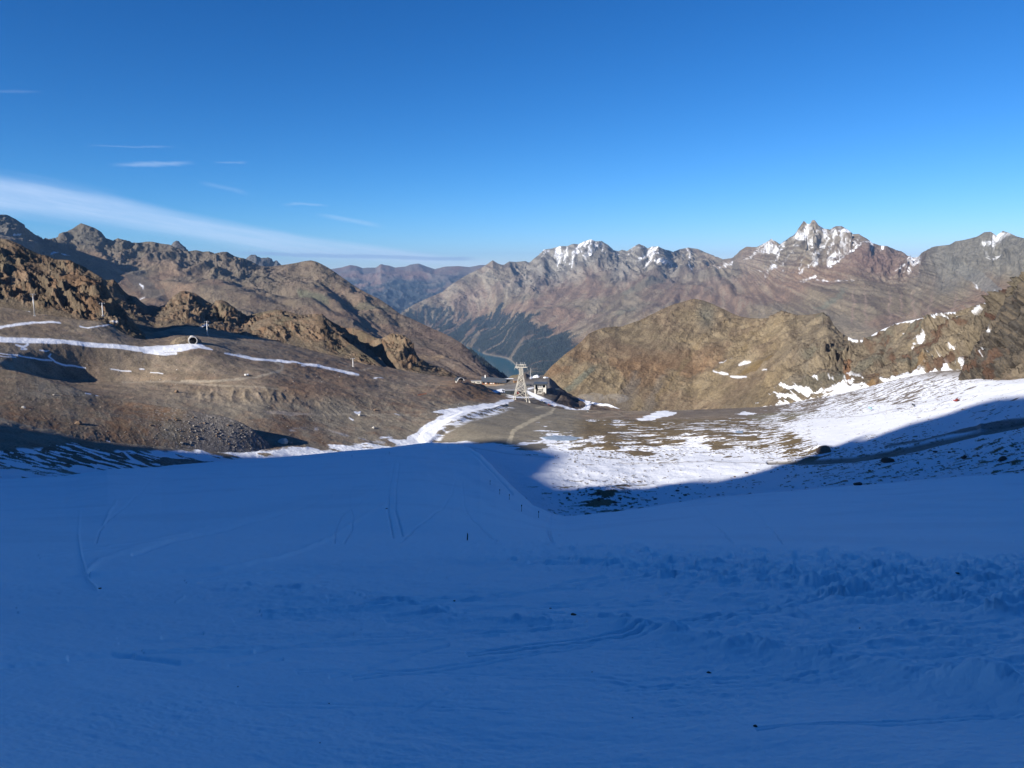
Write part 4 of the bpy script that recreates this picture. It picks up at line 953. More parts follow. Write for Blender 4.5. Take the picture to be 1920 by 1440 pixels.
# ------------------------------------------------------------------ moraine hump at the left
def hump():
    xs = cols(-560, 520, 1.3)
    rows = [rowpts(xs, r) for r in [
        [(-560,750,680),(-300,718,725),(0,688,755),(30,692,747),(60,700,740),(90,709,732),(130,722,722),(160,732,716),(180,739,713),(200,744,709),(230,750,704),(260,753,698),(290,757,692),(320,762,686),(350,766,680),(380,772,677),(410,776,675),(440,786,672),(470,800,670),(500,825,669),(520,850,668)],
        [(-560,810,600),(0,748,672),(130,770,660),(250,790,652),(350,800,655),(440,815,658),(520,858,662)],
        [(-560,850,560),(0,805,603),(130,825,608),(300,850,622),(380,858,632),(440,860,642),(520,864,655)],
        [(-560,900,440),(0,898,485),(100,894,505),(200,882,535),(300,874,575),(440,866,624),(520,870,640)],
        [(-560,980,400),(0,960,440),(200,930,470),(300,905,500),(440,880,570),(520,885,600)]]]
    rows = [rows[0]] + [hsmooth(xs, r) for r in rows[1:]]
    P = gridsurf(xs, [outward(rows[0], 60, -28)] + rows, d=1.2, blur=8)
    n = normals(P); X, Y, Z = P[..., 0], P[..., 1], P[..., 2]
    px, py, _ = project(P)
    u, v = uv_metres(P); v = np.abs(v - v[[CI]])
    blk = field(px, py, [(60,740,.25),(150,760,.3),(60,790,.5),(250,760,.5),(300,790,.35),(380,800,.45),(430,810,.5),(330,830,.4),(440,840,.5),(200,820,.6),(100,860,.7),(200,880,.6)])
    b = ridged(X / 4.5, Y / 4.5, o=4, seed=601)
    g = ridged((X + .5 * Y) / 16, (Y - .5 * X) / 50, o=3, seed=611)
    h = (b - .35) * .55 * blk + fbm(X / 30, Y / 30, o=4, seed=621) * .45 + (g - .4) * .4 * (1 - sstep(px, 250, 360)) * sstep(v, 0, 12)
    P = P + (n * .5 + np.array([0, 0, .5])) * h[..., None]
    f = fbm(X / 45, Y / 45, o=5, seed=631); f2 = fbm(X / 7, Y / 7, o=5, seed=641)
    c = mixc((0.225, 0.20, 0.155), (0.195, 0.16, 0.115), sstep(f, -.3, .3))
    c = mixc(c, (0.20, 0.18, 0.15), sstep(f2, .05, .5) * .45)
    c = mixc(c, (0.075, 0.06, 0.045), sstep(-f2, .05, .5) * .45)
    red = field(px, py, [(20,790,1),(80,800,.8),(60,740,0),(150,750,0),(200,780,.4),(230,790,.9),(240,765,1),(300,770,.9),(210,800,.8),(260,810,.8),(330,800,0),(400,800,-.2),(430,830,-.2),(100,830,.4)])
    c = mixc(c, (0.175, 0.095, 0.050), np.clip(red + f2 * .6 - .15, 0, 1) * .75)
    c = mixc(c, (0.165, 0.152, 0.140), sstep(px, 330, 380) * .8)
    c = mixc(c, (0.33, 0.30, 0.27), sstep(fbm(X / 2.2, Y / 2.2, o=3, seed=651), .42, .5) * sstep(px, 200, 360) * .7)
    s1 = fbm(X / 15, Y / 6, o=5, seed=661)
    lim = np.interp(px, [0, 60, 100, 200, 300, 420], [826, 830, 830, 835, 848, 866])
    snow = sstep(s1 + (sstep(py - lim, 0, 60) - .5) * .62, .08, .14) * sstep(py - lim, -8, 2) * (px < 300)
    snow = np.maximum(snow, sstep(py - np.interp(px, [0,90,190,300,440], [893,893,879,874,866]) + s1 * 5, -1, 2) * sstep(s1, -.35, -.1))
    for pts in [[(75,815,2),(100,819,3),(110,821,1)], [(120,832,1.5),(150,838,3),(175,845,3),(205,852,4)], [(130,820,1),(142,823,2)], [(35,729,.5)]*2, [(160,737,2),(170,738,2)], [(180,741,2),(195,742,2)], [(0,801,2),(8,800,2)], [(200,826,1),(206,828,2)], [(178,828,1),(186,832,3),(195,834,3),(215,833,2)], [(230,845,3),(250,862,6),(270,870,4)]]:
        snow = np.maximum(snow, stroke(px + f2, py + f2 * .7, pts, .8))
    c = mixc(c, SNOW, snow)
    mesh_grid('moraine', P, ALPHA0(c, snow), bpy.data.materials['ground_earth'])
    return xs, P
HXS, HP = hump()

# ------------------------------------------------------------------ knoll with the station
def knoll():
    xs = cols(820, 1180, 1.1)
    cr = rowpts(xs, [(820,712,1420),(845,705,1400),(858,703,1390),(870,707,1370),(900,709,1350),(930,713,1340),(944,716,1340),(948,711,1330),(955,706,1320),(965,703,1310),(975,701,1300),(985,699,1300),(993,702,1300),(1000,706,1290),(1010,706,1290),(1022,705,1290),(1030,706,1290),(1038,712,1285),(1045,720,1275),(1055,729,1260),(1064,736,1245),(1075,741,1235),(1082,745,1225),(1090,748,1215),(1100,750,1205),(1115,753,1195),(1140,756,1180),(1160,763,1165),(1180,775,1150)])
    m1 = rowpts(xs, [(820,722,1330),(860,716,1310),(900,717,1280),(930,719,1270),(960,714,1260),(985,712,1240),(1010,716,1230),(1030,718,1220),(1045,728,1220),(1060,736,1215),(1082,750,1200),(1100,756,1185),(1180,778,1140)])
    m2 = rowpts(xs, [(820,735,1260),(870,726,1230),(930,732,1190),(965,733,1180),(1000,738,1150),(1020,735,1150),(1035,736,1160),(1060,748,1165),(1085,762,1160),(1110,768,1140),(1180,780,1110)])
    m3 = rowpts(xs, [(820,750,1180),(870,740,1160),(930,748,1110),(965,750,1080),(1000,756,1085),(1040,765,1090),(1085,776,1090),(1110,778,1090),(1180,784,1080)])
    m4 = rowpts(xs, [(820,775,1100),(930,768,1030),(965,770,1010),(1000,775,1020),(1040,785,1040),(1085,792,1040),(1180,795,1040)])
    P = gridsurf(xs, [outward(cr, 120, -70), cr, m1, m2, m3, m4], d=1.1, blur=3)
    n = normals(P); X, Y, Z = P[..., 0], P[..., 1], P[..., 2]
    px, py, _ = project(P)
    rg = np.clip(sstep(px, 1030, 1060) + sstep(-px, -960, -945) * (1 - sstep(py, 712, 716)) + (1 - sstep(px, 830, 870)), 0, 1)
    h = fbm(X / 14, Y / 14, o=4, seed=701) * 1.2 * (.15 + rg)
    for pts, d_ in [([(1020,738,1),(1033,731,4),(1045,738,2)], 5), ([(985,705,6),(960,708,6)], 3), ([(1050,740,8),(1070,755,8)], 3)]:
        h = h + d_ * stroke(px, py, pts, 5)
    for pts, d_ in [([(1048,735,2),(1062,742,4),(1080,752,3)], 5), ([(1042,751,2),(1050,742,3)], 3)]:
        h = h - d_ * stroke(px, py, pts, 2)
    P = P + np.array([0, 0, 1.]) * h[..., None]
    f2 = fbm(X / 9, Y / 9, o=5, seed=711)
    c = mixc((0.160, 0.145, 0.125), (0.13, 0.105, 0.08), sstep(f2, -.2, .3))
    c = mixc(c, (0.115, 0.085, 0.065), rg * .8)
    c = mixc(c, (0.185, 0.178, 0.168), poly(px, py, [(870,722),(900,727),(950,722),(1010,712),(1035,716),(1030,728),(990,735),(960,728),(930,738),(890,733)]) * .8)
    c = mixc(c, (0.36, 0.28, 0.2), stroke(px, py + f2, [(876,720,3),(900,721,4),(930,722,3),(945,721,2)], 1) * .8)
    c = mixc(c, (0.16, 0.13, 0.07), poly(px + f2, py, [(948,706),(966,700),(975,703),(970,709),(950,712)]) * .7)
    snow = np.zeros(px.shape)
    for pts in [[(912,735,3),(925,735,5),(940,732,6),(946,733,7)], [(989,735,5),(1000,741,7),(1015,748,8),(1030,754,8),(1040,759,7)], [(1040,758,4),(1058,763,5),(1075,769,6),(1088,772,8),(1100,770,8)],
                [(1087,747,6),(1098,752,8),(1105,757,9),(1100,765,10),(1095,770,10)], [(1105,752,5),(1118,755,8),(1132,759,5),(1150,762,3),(1162,766,1)], [(994,709,3),(1004,705,5),(1012,705,4)], [(1020,707,3),(1026,707,4)],
                [(940,745,2),(970,745,2.5),(1000,745,2)], [(950,740,1.5),(965,744,2)], [(990,729,2.5),(1000,727,2)], [(938,749,2),(955,748,3)]]:
        snow = np.maximum(snow, stroke(px + f2 * .7, py + f2 * .7, pts, .8))
    c = mixc(c, SNOW, snow)
    mesh_grid('hill', P, ALPHA0(c, snow), bpy.data.materials['ground_earth'])
    return xs, P
KXS, KP = knoll()

# ------------------------------------------------------------------ piste in the foreground
def fcrest(x):
    p = [(-560,908,330),(-300,903,400),(0,897,462),(120,890,480),(200,880,502),(300,873,572),(440,860,634),(520,856,648),(600,849,662),(700,840,692),(800,829,718),(850,829,705),(880,838,650),(900,850,590),(930,880,480),(965,915,380),(1000,945,310),(1030,960,285),(1060,966,278),(1100,963,280),(1200,951,295),(1300,937,310),(1400,926,325),(1500,917,338),(1600,909,350),(1800,892,370),(1920,885,380),(2450,862,380)]
    p = np.array(p, float)
    return np.interp(x, p[:, 0], p[:, 1]), np.interp(x, p[:, 0], p[:, 2])
def CLODS(X, Y, Rr, dens):
    """broken lumps of snow: rounded bumps with a crisp foot, several sizes"""
    out_ = np.zeros(X.shape)
    for k, (cell, hgt, keep) in enumerate(((.95, .13, .16), (.5, .075, .34), (.26, .04, .5))):
        ix = np.floor(X / cell); iy = np.floor(Y / cell)
        best = np.zeros(X.shape)
        fade = 1 - sstep(Rr, cell * 90, cell * 190)
        for dx in (-1, 0, 1):
            for dy in (-1, 0, 1):
                cx = ix + dx; cy = iy + dy
                q = np.sin(cx * 127.1 + cy * 311.7 + k * 17.3) * 43758.5453; a = q - np.floor(q)
                q = np.sin(cx * 269.5 + cy * 183.3 + k * 5.1) * 43758.5453; b = q - np.floor(q)
                q = np.sin(cx * 419.2 + cy * 371.9 + k * 3.7) * 43758.5453; c = q - np.floor(q)
                ux = (X - (cx + a) * cell); uy = (Y - (cy + b) * cell)
                th = c * 6.28; rr = cell * (.22 + .38 * a)
                e1 = (ux * np.cos(th) + uy * np.sin(th)) / rr; e2 = (-ux * np.sin(th) + uy * np.cos(th)) / (rr * (.55 + .4 * b))
                d2 = e1 * e1 + e2 * e2
                on = c < keep * dens * 1.6
                best = np.maximum(best, np.where(on, np.sqrt(np.clip(1 - d2, 0, 1)) * (.5 + .8 * b), 0))
        out_ += best * hgt * fade
    return out_ * sstep(dens, .05, .4)
def piste():
    xs = cols(-560, 2450, 1.5)
    cy, cR = fcrest(xs)
    crest = point(xs, cy, cR)
    flat = lambda y, R: rowpts(xs, [(-600, y, R), (2500, y, R)])
    r0 = flat(1000, 66); r1 = flat(1040, 31); r2 = flat(1100, 17); r3 = flat(1200, 9.7); r4 = flat(1440, 4.7); r5 = flat(1560, 3.7)
    back = outward(crest, 60, -32)
    # the lip rolls over
    ra = np.hypot(r0[:, 0], r0[:, 1]); mids = []
    for t in (.75, .5, .28, .12):
        q = r0 + (crest - r0) * t
        q[:, 2] -= 9.5 * ((cR - 60) / 650) ** 1.5 * 4 * t * (1 - t) * (1 + .5 * np.exp(-((xs - 890) / 90) ** 2))
        mids.append(q)
    rows_ = [outward(crest, 160, -110), back, crest] + mids + [r0, r1, r2, r3, r4, r5]
    P = gridsurf(xs, rows_, d=1.3, blur=10)
    global FROW
    FROW = next(i for i in range(len(P)) if np.hypot(P[i, 400, 0], P[i, 400, 1]) < cR[400] - 1)
    tail = []
    last = P[-1].copy()
    for k in range(1, 14):                       # on behind the camera
        q = last.copy(); q[:, 1] -= .5 * k + 0.25 * k * k; q[:, 2] += .26 * (.5 * k + .25 * k * k)
        tail.append(q)
    P = np.concatenate([P, np.stack(tail)])
    n = normals(P); X, Y, Z = P[..., 0], P[..., 1], P[..., 2]
    px, py, dep = project(P)
    Rr = np.hypot(X, Y)
    step = Rr / F * 3.2
    def lod(x, y, lam, seed, gain, o):
        s = 0; a = 1.0; L_ = lam
        for i in range(o):
            m = sstep(L_ / step, 1.0, 3.0)
            if m.max() > 0: s = s + a * m * pn(x / L_, y / L_, seed=seed + i)
            a *= gain; L_ /= 2.03
        return s
    h = lod(X, Y, 60, 801, .5, 4) * .55 * sstep(Rr, 30, 150) + lod(X, Y, 7, 811, .5, 4) * .05
    h = h + lod(X * .8, Y, .9, 821, .5, 5) * .014
    # ploughed up snow: bands across the slope
    up = sstep(py + 8 * pn(px / 60, py / 30, seed=1), np.interp(px, [0,150,700,1000,1300,1600,1920], [1300,1120,1011,1012,1018,1030,1042]), np.interp(px, [0,150,700,1000,1300,1600,1920], [1310,1130,1016,1018,1024,1036,1048]))
    upo = 1 - sstep(py, np.interp(px, [0,700,1000,1300,1600,1920], [1060,1040,1055,1078,1105,1135]), np.interp(px, [0,700,1000,1300,1600,1920], [1075,1060,1075,1100,1135,1170]))
    berm = up * upo * sstep(px, 560, 1050)
    low_y = np.interp(px, [150,340,480,600,700,850,1000,1150,1250,1330,1400,1550,1700,1920,2400], [1085,1110,1113,1118,1130,1157,1168,1172,1190,1206,1214,1238,1268,1302,1370])
    inner = sstep(py, 1040, 1075) * (1 - sstep(py - low_y, -6, 6)) * sstep(px, 250, 620)
    lump = np.abs(lod(X, Y, 1.5, 831, .62, 6)); lump2 = lod(X, Y, .55, 841, .6, 5)
    h = h + berm * ((lump - .2) * .08 + lump2 * .035 + .06)
    right = sstep(px, 900, 1500)
    h = h + inner * (lump2 * (.012 + .022 * right) + (lump - .2) * .02 * right + lod(X * .3, Y * 1.8, .6, 851, .65, 6) * .020)
    patch = sstep(pn(X / 2.3, Y / 3.1, seed=858), -.25, .35)
    h = h + lod(X * .7 + Y * .2, Y * 1.2, .38, 855, .72, 6) * (.0028 + .0045 * patch) + lod(X, Y, .16, 857, .75, 5) * (.002 + .003 * patch) * (1 + 1.2 * right)
    # the lower berm: a broken lip with a slope under it
    d = (py - low_y)
    lip = np.exp(-((d + 8) / 11) ** 2) * sstep(px, 300, 520)
    face = sstep(d, -8, 30) * (1 - sstep(d, 50, 150)) * sstep(px, 300, 700)
    rb = lod(X, Y, .8, 861, .6, 6)
    h = h + lip * (.03 + .05 * right + rb * .045 + np.abs(rb) * .05) - face * (.05 + .02 * right)
    h = h + np.exp(-((d - 20) / 26) ** 2) * sstep(px, 300, 520) * lod(X * 1.3, Y, .5, 871, .6, 4) * .016
    # groomer tracks and edges
    tr = [([(150,960),(147,1000),(152,1040),(165,1085),(182,1105)], 2.2, .035, 5), ([(165,1068),(185,1052),(230,1035),(300,1012),(370,993),(440,978),(520,955),(600,925),(660,895),(700,878)], 5, .05, 7), ([(250,1040),(330,1012),(420,995),(520,968),(620,930)], 3, -.12, 4),
          ([(170,1080),(240,1076),(330,1070),(420,1066),(520,1048),(600,1018),(660,985),(725,942)], 3, .10, 5), ([(738,870),(730,920),(728,960),(738,1008)], 1.6, -.22, 3), ([(748,870),(742,920),(742,960),(756,1005)], 1.6, -.22, 3), ([(218,942),(205,960),(195,985)], 3, .12, 5),
          ([(870,838),(900,862),(930,893),(960,925)], 2, -.6, 3),
          ([(0,1245),(90,1240),(180,1230),(250,1222)], 3, -.035, 4), ([(305,1190),(380,1180)], 2.5, -.035, 3), ([(130,1228),(210,1222),(280,1232),(340,1240),(430,1224),(530,1208),(600,1190),(660,1180)], 4, -.04, 5), ([(480,1215),(560,1196),(640,1180),(675,1172)], 3, -.03, 4),
          ([(430,1245),(530,1232)], 2, -.02, 3), ([(620,1268),(680,1252),(740,1235),(790,1218),(840,1205)], 3, -.03, 4), ([(760,1335),(810,1312),(850,1292)], 2, -.015, 3), ([(330,1130),(345,1120)], 2, .02, 3),
          ([(1180,1100),(1300,1120),(1500,1150),(1700,1175),(1920,1200)], 8, -.06, 8), ([(1250,1112),(1400,1128),(1560,1155),(1800,1190)], 2, .05, 3), ([(840,1085),(930,1070),(990,1058)], 3, .04, 4), ([(1300,1005),(1500,1008),(1900,1012)], 2, -.10, 3), ([(1050,1003),(1300,1000),(1600,1003)], 2, .10, 3)]
    rg_ = random.Random(12)
    for q in range(26):                          # long faint ski and groomer tracks that cross the slope
        x_ = rg_.uniform(-100, 1500); y_ = rg_.uniform(1010, 1400); dx_ = rg_.uniform(90, 170); sl_ = rg_.uniform(-.28, .06); cv_ = rg_.uniform(-.05, .05)
        pts = []
        for k in range(rg_.randint(4, 8)):
            pts.append((x_, y_)); x_ += dx_; y_ += dx_ * sl_ * .5; sl_ += cv_
        Rm = 4.7 * 1.0 if y_ > 1300 else 9 if y_ > 1180 else 18 if y_ > 1090 else 40
        am = rg_.choice([-.0016, -.0012, .0012]) * Rm
        tr.append((pts, 1.3, am, 3)); tr.append(([(a + 3, b + rg_.choice([5, 7])) for a, b in pts], 1.3, am, 3))
    for q in range(9):
        x_ = rg_.uniform(250, 1500); b_ = rg_.uniform(-.5, .5)
        pts = [(x_ + b_ * t_ * 120 + 14 * math.sin(t_ * 2 + q), 905 + t_ * 45) for t_ in (0, .5, 1, 1.5, 2, 2.5)]
        tr.append((pts, 1.2, -.10, 3))
    for pts, w_, a_, s_ in tr:
        x0 = min(p[0] for p in pts) - 30; x1 = max(p[0] for p in pts) + 30; y0 = min(p[1] for p in pts) - 30; y1 = max(p[1] for p in pts) + 30
        kc = np.where((xs > x0) & (xs < x1))[0]
        if not len(kc): continue
        sl = slice(kc[0], kc[-1] + 1)
        D = linedist(px[:, sl], py[:, sl] + 1.2 * pn(px[:, sl] / 25, py[:, sl] / 12, seed=3), pts)
        h[:, sl] += a_ * np.exp(-(D / (w_ * .9)) ** 2)
    # faint comb of the groomer on the far snow
    comb = pn((X + .15 * Y) / 5.5, Y / 120, seed=881) * .10 * sstep(Rr, 60, 120)
    h = h + comb
    # left of the edge line the snow is a smooth fresh strip
    # clods on the ploughed bands, set on a jittered grid
    h = h + CLODS(X, Y, Rr, np.clip(berm * (.25 + .55 * sstep(px, 700, 1500)) + lip * right * .45 + inner * right * .22, 0, 1) * (1 - .5 * sstep(py, 1120, 1180)))
    P = P + (n * .35 + np.array([0, 0, .65])) * h[..., None]
    c = np.ones(P.shape) * np.array((0.80, 0.925, 0.965))
    c = c * (1 - .05 * sstep(lod(X, Y, 30, 891, .5, 4), .1, .6)[..., None] * np.array([1, .9, .8]))
    m = bpy.data.materials.new('piste_snow'); m.use_nodes = True
    t = m.node_tree; nn = t.nodes; l = t.links.new
    b = nn['Principled BSDF']; b.inputs['Roughness'].default_value = .75; b.inputs['Specular IOR Level'].default_value = .25
    a = nn.new('ShaderNodeAttribute'); a.attribute_name = 'tint'
    l(a.outputs['Color'], b.inputs['Base Color'])
    g = nn.new('ShaderNodeNewGeometry')
    x1 = nn.new('ShaderNodeTexNoise'); x1.inputs['Scale'].default_value = 14; x1.inputs['Detail'].default_value = 8; x1.inputs['Roughness'].default_value = .7
    l(g.outputs['Position'], x1.inputs['Vector'])
    bp = nn.new('ShaderNodeBump'); bp.inputs['Distance'].default_value = .02; bp.inputs['Strength'].default_value = .5
    l(x1.outputs['Fac'], bp.inputs['Height']); l(bp.outputs[0], b.inputs['Normal'])
    mesh_grid('snow_slope', P, c, m)
    # the same slope carried on round both sides of the viewer and up behind
    i0, i1 = FROW + 4, len(P) - 14
    for col, sgn in ((P[i0:i1:3, 0], -1), (P[i0:i1:3, -1], 1)):
        rr = np.hypot(col[:, 0], col[:, 1]); a0 = np.arctan2(np.abs(col[:, 0]), col[:, 1])
        T = np.linspace(0, 1, 90)[None, :]
        A_ = a0[:, None] * (1 - T) + math.pi * T
        zz = col[:, 2][:, None] + .30 * rr[:, None] * (np.cos(a0)[:, None] - np.cos(A_)) * .9
        Q = np.stack([sgn * np.sin(A_) * rr[:, None], np.cos(A_) * rr[:, None], zz], -1)
        Q[..., 2] += .05 * fbm(Q[..., 0] / 3, Q[..., 1] / 3, o=4, seed=5) * sstep(T, 0, .05)
        mesh_grid('snow_slope', Q if sgn > 0 else Q[:, ::-1], np.ones(Q.shape) * np.array((0.80, 0.925, 0.965)), m)
    return xs, P
FXS, FP = piste()

# ------------------------------------------------------------------ the mountain behind the camera whose shadow covers the piste
SB = [(2200,690),(2050,715),(1920,743),(1880,745),(1830,757),(1780,775),(1700,795),(1640,808),(1600,833),(1530,848),(1480,862),(1440,877),(1400,893),(1360,902),(1300,900),(1250,899),(1200,903),(1170,907),(1140,918),(1120,922),(1080,924),(1050,920),(1020,915),(995,908),(1020,892),(1040,875),(1052,862),(1062,853),(1040,847),(1005,838),(975,829),(950,824),(900,827),(870,829),(850,830)]
DCAST = 820.0
WE = 597.0
sx, sy = math.sin(PHI), math.cos(PHI)
TE = math.tan(EPS)
def wh(P):
    P = np.asarray(P)
    return -P[..., 0] * sy + P[..., 1] * sx, P[..., 2] + (P[..., 0] * sx + P[..., 1] * sy + DCAST) * TE
def shade_mountain():
    w, h = wh(np.array([at(x, y) for x, y in SB]))
    o = np.argsort(w); w, h = w[o], h[o]
    front = FP[FROW:, (FXS > -60) & (FXS < 2000)]
    fw, fh = wh(front[project(front)[2] > 1])
    ws = np.concatenate([np.arange(-1800, -100, 40.), np.arange(-100, 588, 6.), [590, 593, 596, 599, 602, 606, 612, 621, 636, 660, 700, 780, 900, 1050, 1250]])
    hb = np.interp(ws, w, h)
    hb = np.where(ws < w[0], h[0] + (w[0] - ws) * .12, hb)
    need = np.array([fh[np.abs(fw - q) < 5].max() + 5.0 if (np.abs(fw - q) < 5).any() else -1e3 for q in ws])
    need = np.where(ws > WE - 1, -1e3, need)
    hs_ = np.maximum(hb, need)
    cut = np.interp(ws, [WE - 6, WE - 3, WE + 1, WE + 5, WE + 10, WE + 40, WE + 180, WE + 700], [430, 395, 345, 305, 270, 225, 150, 60])
    hs_ = np.where(ws > WE - 9, np.maximum(np.minimum(hs_, cut), np.where(ws < WE + 1, need + 6, -1e3)), hs_)
    rows = []
    T = [(-0.75, .0), (-.5, .18), (-.28, .45), (-.12, .72), (-.04, .92), (0, 1.0), (.02, .955), (.06, .86), (.14, .70), (.28, .50), (.45, .32), (.62, .18), (.8, .08), (.93, .02)]
    rng = np.random.default_rng(3)
    for t, k in T:
        d = -DCAST * (1 - t)
        base = -15.0 if t > 0 else 0
        z = base + (hs_ - base) * k + (rng.normal(0, 6, len(ws)) if abs(t) > .1 else 0)
        X = d * sx - ws * sy; Y = d * sy + ws * sx
        # keep it wholly behind the camera
        Y2 = np.where(t > 0, np.minimum(Y, -25 - 90 * (1 - t)), Y)
        rows.append(np.stack([X, Y2, z], -1))
    P = np.stack(rows)
    col = mixc((0.13, 0.105, 0.08), SNOW, sstep(fbm(P[..., 0] / 60, P[..., 1] / 60, o=4, seed=9), -.1, .1))
    mesh_grid('mountain', P, ALPHA0(col, P[..., 0] * 0), bpy.data.materials['hill_rock'])
shade_mountain()

#OBJECTS#
# ================================================================== THINGS
bpy.context.view_layer.update()
DG = bpy.context.evaluated_depsgraph_get()
def hit(px, py):
    """terrain point seen at a pixel, from the real surfaces"""
    r = S.ray_cast(DG, Vector((0, 0, 0)), Vector(dirs(px, py)).normalized())
    return r[1].copy() if r[0] else Vector(at(px, py))
def under(x, y, z0=600):
    r = S.ray_cast(DG, Vector((x, y, z0)), Vector((0, 0, -1)))
    return r[1].copy() if r[0] else Vector((x, y, -180))
def newbm(): return bmesh.new()
def box(bm, c, s, rz=0.0, taper=1.0):
    m = Matrix.Translation(Vector(c)) @ Matrix.Rotation(rz, 4, 'Z') @ Matrix.Diagonal(Vector((s[0], s[1], s[2], 1)))
    g = bmesh.ops.create_cube(bm, size=1, matrix=Matrix.Identity(4))['verts']
    for v in g:
        if v.co.z > 0: v.co.x *= taper; v.co.y *= taper
        v.co = m @ v.co
    return g
def tube(bm, a, b, r0, r1=None, n=8):
    a, b = Vector(a), Vector(b); r1 = r0 if r1 is None else r1
    d = b - a; q = d.to_track_quat('Z', 'Y').to_matrix()
    A, B = [], []
    for k in range(n):
        t = 2 * math.pi * k / n; o = Vector((math.cos(t), math.sin(t), 0))
        A.append(bm.verts.new(a + q @ (o * r0))); B.append(bm.verts.new(b + q @ (o * r1)))
    for k in range(n):
        bm.faces.new((A[k], A[(k + 1) % n], B[(k + 1) % n], B[k]))
    bm.faces.new(A[::-1]); bm.faces.new(B)
def link(name, bm, mat, parent=None, smooth_=False, bevel=0.0):
    me = bpy.data.meshes.new(name)
    if bevel: bmesh.ops.bevel(bm, geom=bm.edges[:], offset=bevel, segments=1, affect='EDGES', clamp_overlap=True)
    bmesh.ops.recalc_face_normals(bm, faces=bm.faces[:])
    bm.to_mesh(me); bm.free()
    me.materials.append(mat)
    if smooth_:
        for p in me.polygons: p.use_smooth = True
    o = bpy.data.objects.new(name, me); S.collection.objects.link(o)
    if parent: o.parent = parent
    return o
def thing(name, label, cat, loc, rz=0.0, group=None):
    o = bpy.data.objects.new(name, None); S.collection.objects.link(o)
    o.location = loc; o.rotation_euler = (0, 0, rz); o['label'] = label; o['category'] = cat
    if group: o['group'] = group
    return o
def tag(o, label, cat, group=None):
    o['label'] = label; o['category'] = cat
    if group: o['group'] = group
    return o
def dup(root, loc, rz, label=None, scale=1.0):
    r = root.copy(); S.collection.objects.link(r); r.location = loc; r.rotation_euler = (0, 0, rz); r.scale = (scale,) * 3
    if label: r['label'] = label
    for ch in list(root.children):
        c = ch.copy(); S.collection.objects.link(c); c.parent = r
        for g in ch.children:
            d = g.copy(); S.collection.objects.link(d); d.parent = c
    return r

CREAM = plain('cream_paint', (0.56, 0.53, 0.45), .5, var=.12, scale=3)
STEEL = plain('galvanised_steel', (0.46, 0.46, 0.45), .45, .4, var=.1, scale=2)
CONC = plain('concrete', (0.56, 0.54, 0.49), .85, var=.18, scale=1.5)
DARK = plain('dark_cladding_and_shade', (0.035, 0.042, 0.048), .6, var=.2, scale=2)  # also stands in for the station's shaded side and interior
ROOFG = plain('grey_roof_gravel', (0.26, 0.26, 0.265), .9, var=.2, scale=2)
ROOFB = plain('blue_grey_roof', (0.075, 0.088, 0.105), .55, var=.15, scale=3)
WOOD_ = plain('larch_wood', (0.25, 0.14, 0.065), .8, var=.25, scale=1)
GLASS = plain('dark_glass', (0.03, 0.04, 0.05), .08)
WHITE = plain('white_paint', (0.78, 0.78, 0.76), .6, var=.06, scale=2)
BLACK = plain('black_rubber_and_tunnel_shade', (0.012, 0.012, 0.013), .8)  # also stands in for the darkness inside the tunnel
RED = plain('red_paint', (0.20, 0.030, 0.025), .4, var=.1)
ORANGE = plain('orange_net', (0.62, 0.16, 0.05), .8, var=.15, scale=.5)
TEAL = plain('teal_paint', (0.20, 0.36, 0.38), .45, var=.1)
YELLOW = plain('yellow_paint', (0.6, 0.4, 0.04), .5)
SNOWM = plain('piled_snow', (0.84, 0.86, 0.9), .8, var=.04, scale=1, bump=.1)
SKIN = plain('skin', (0.5, 0.3, 0.2), .6)

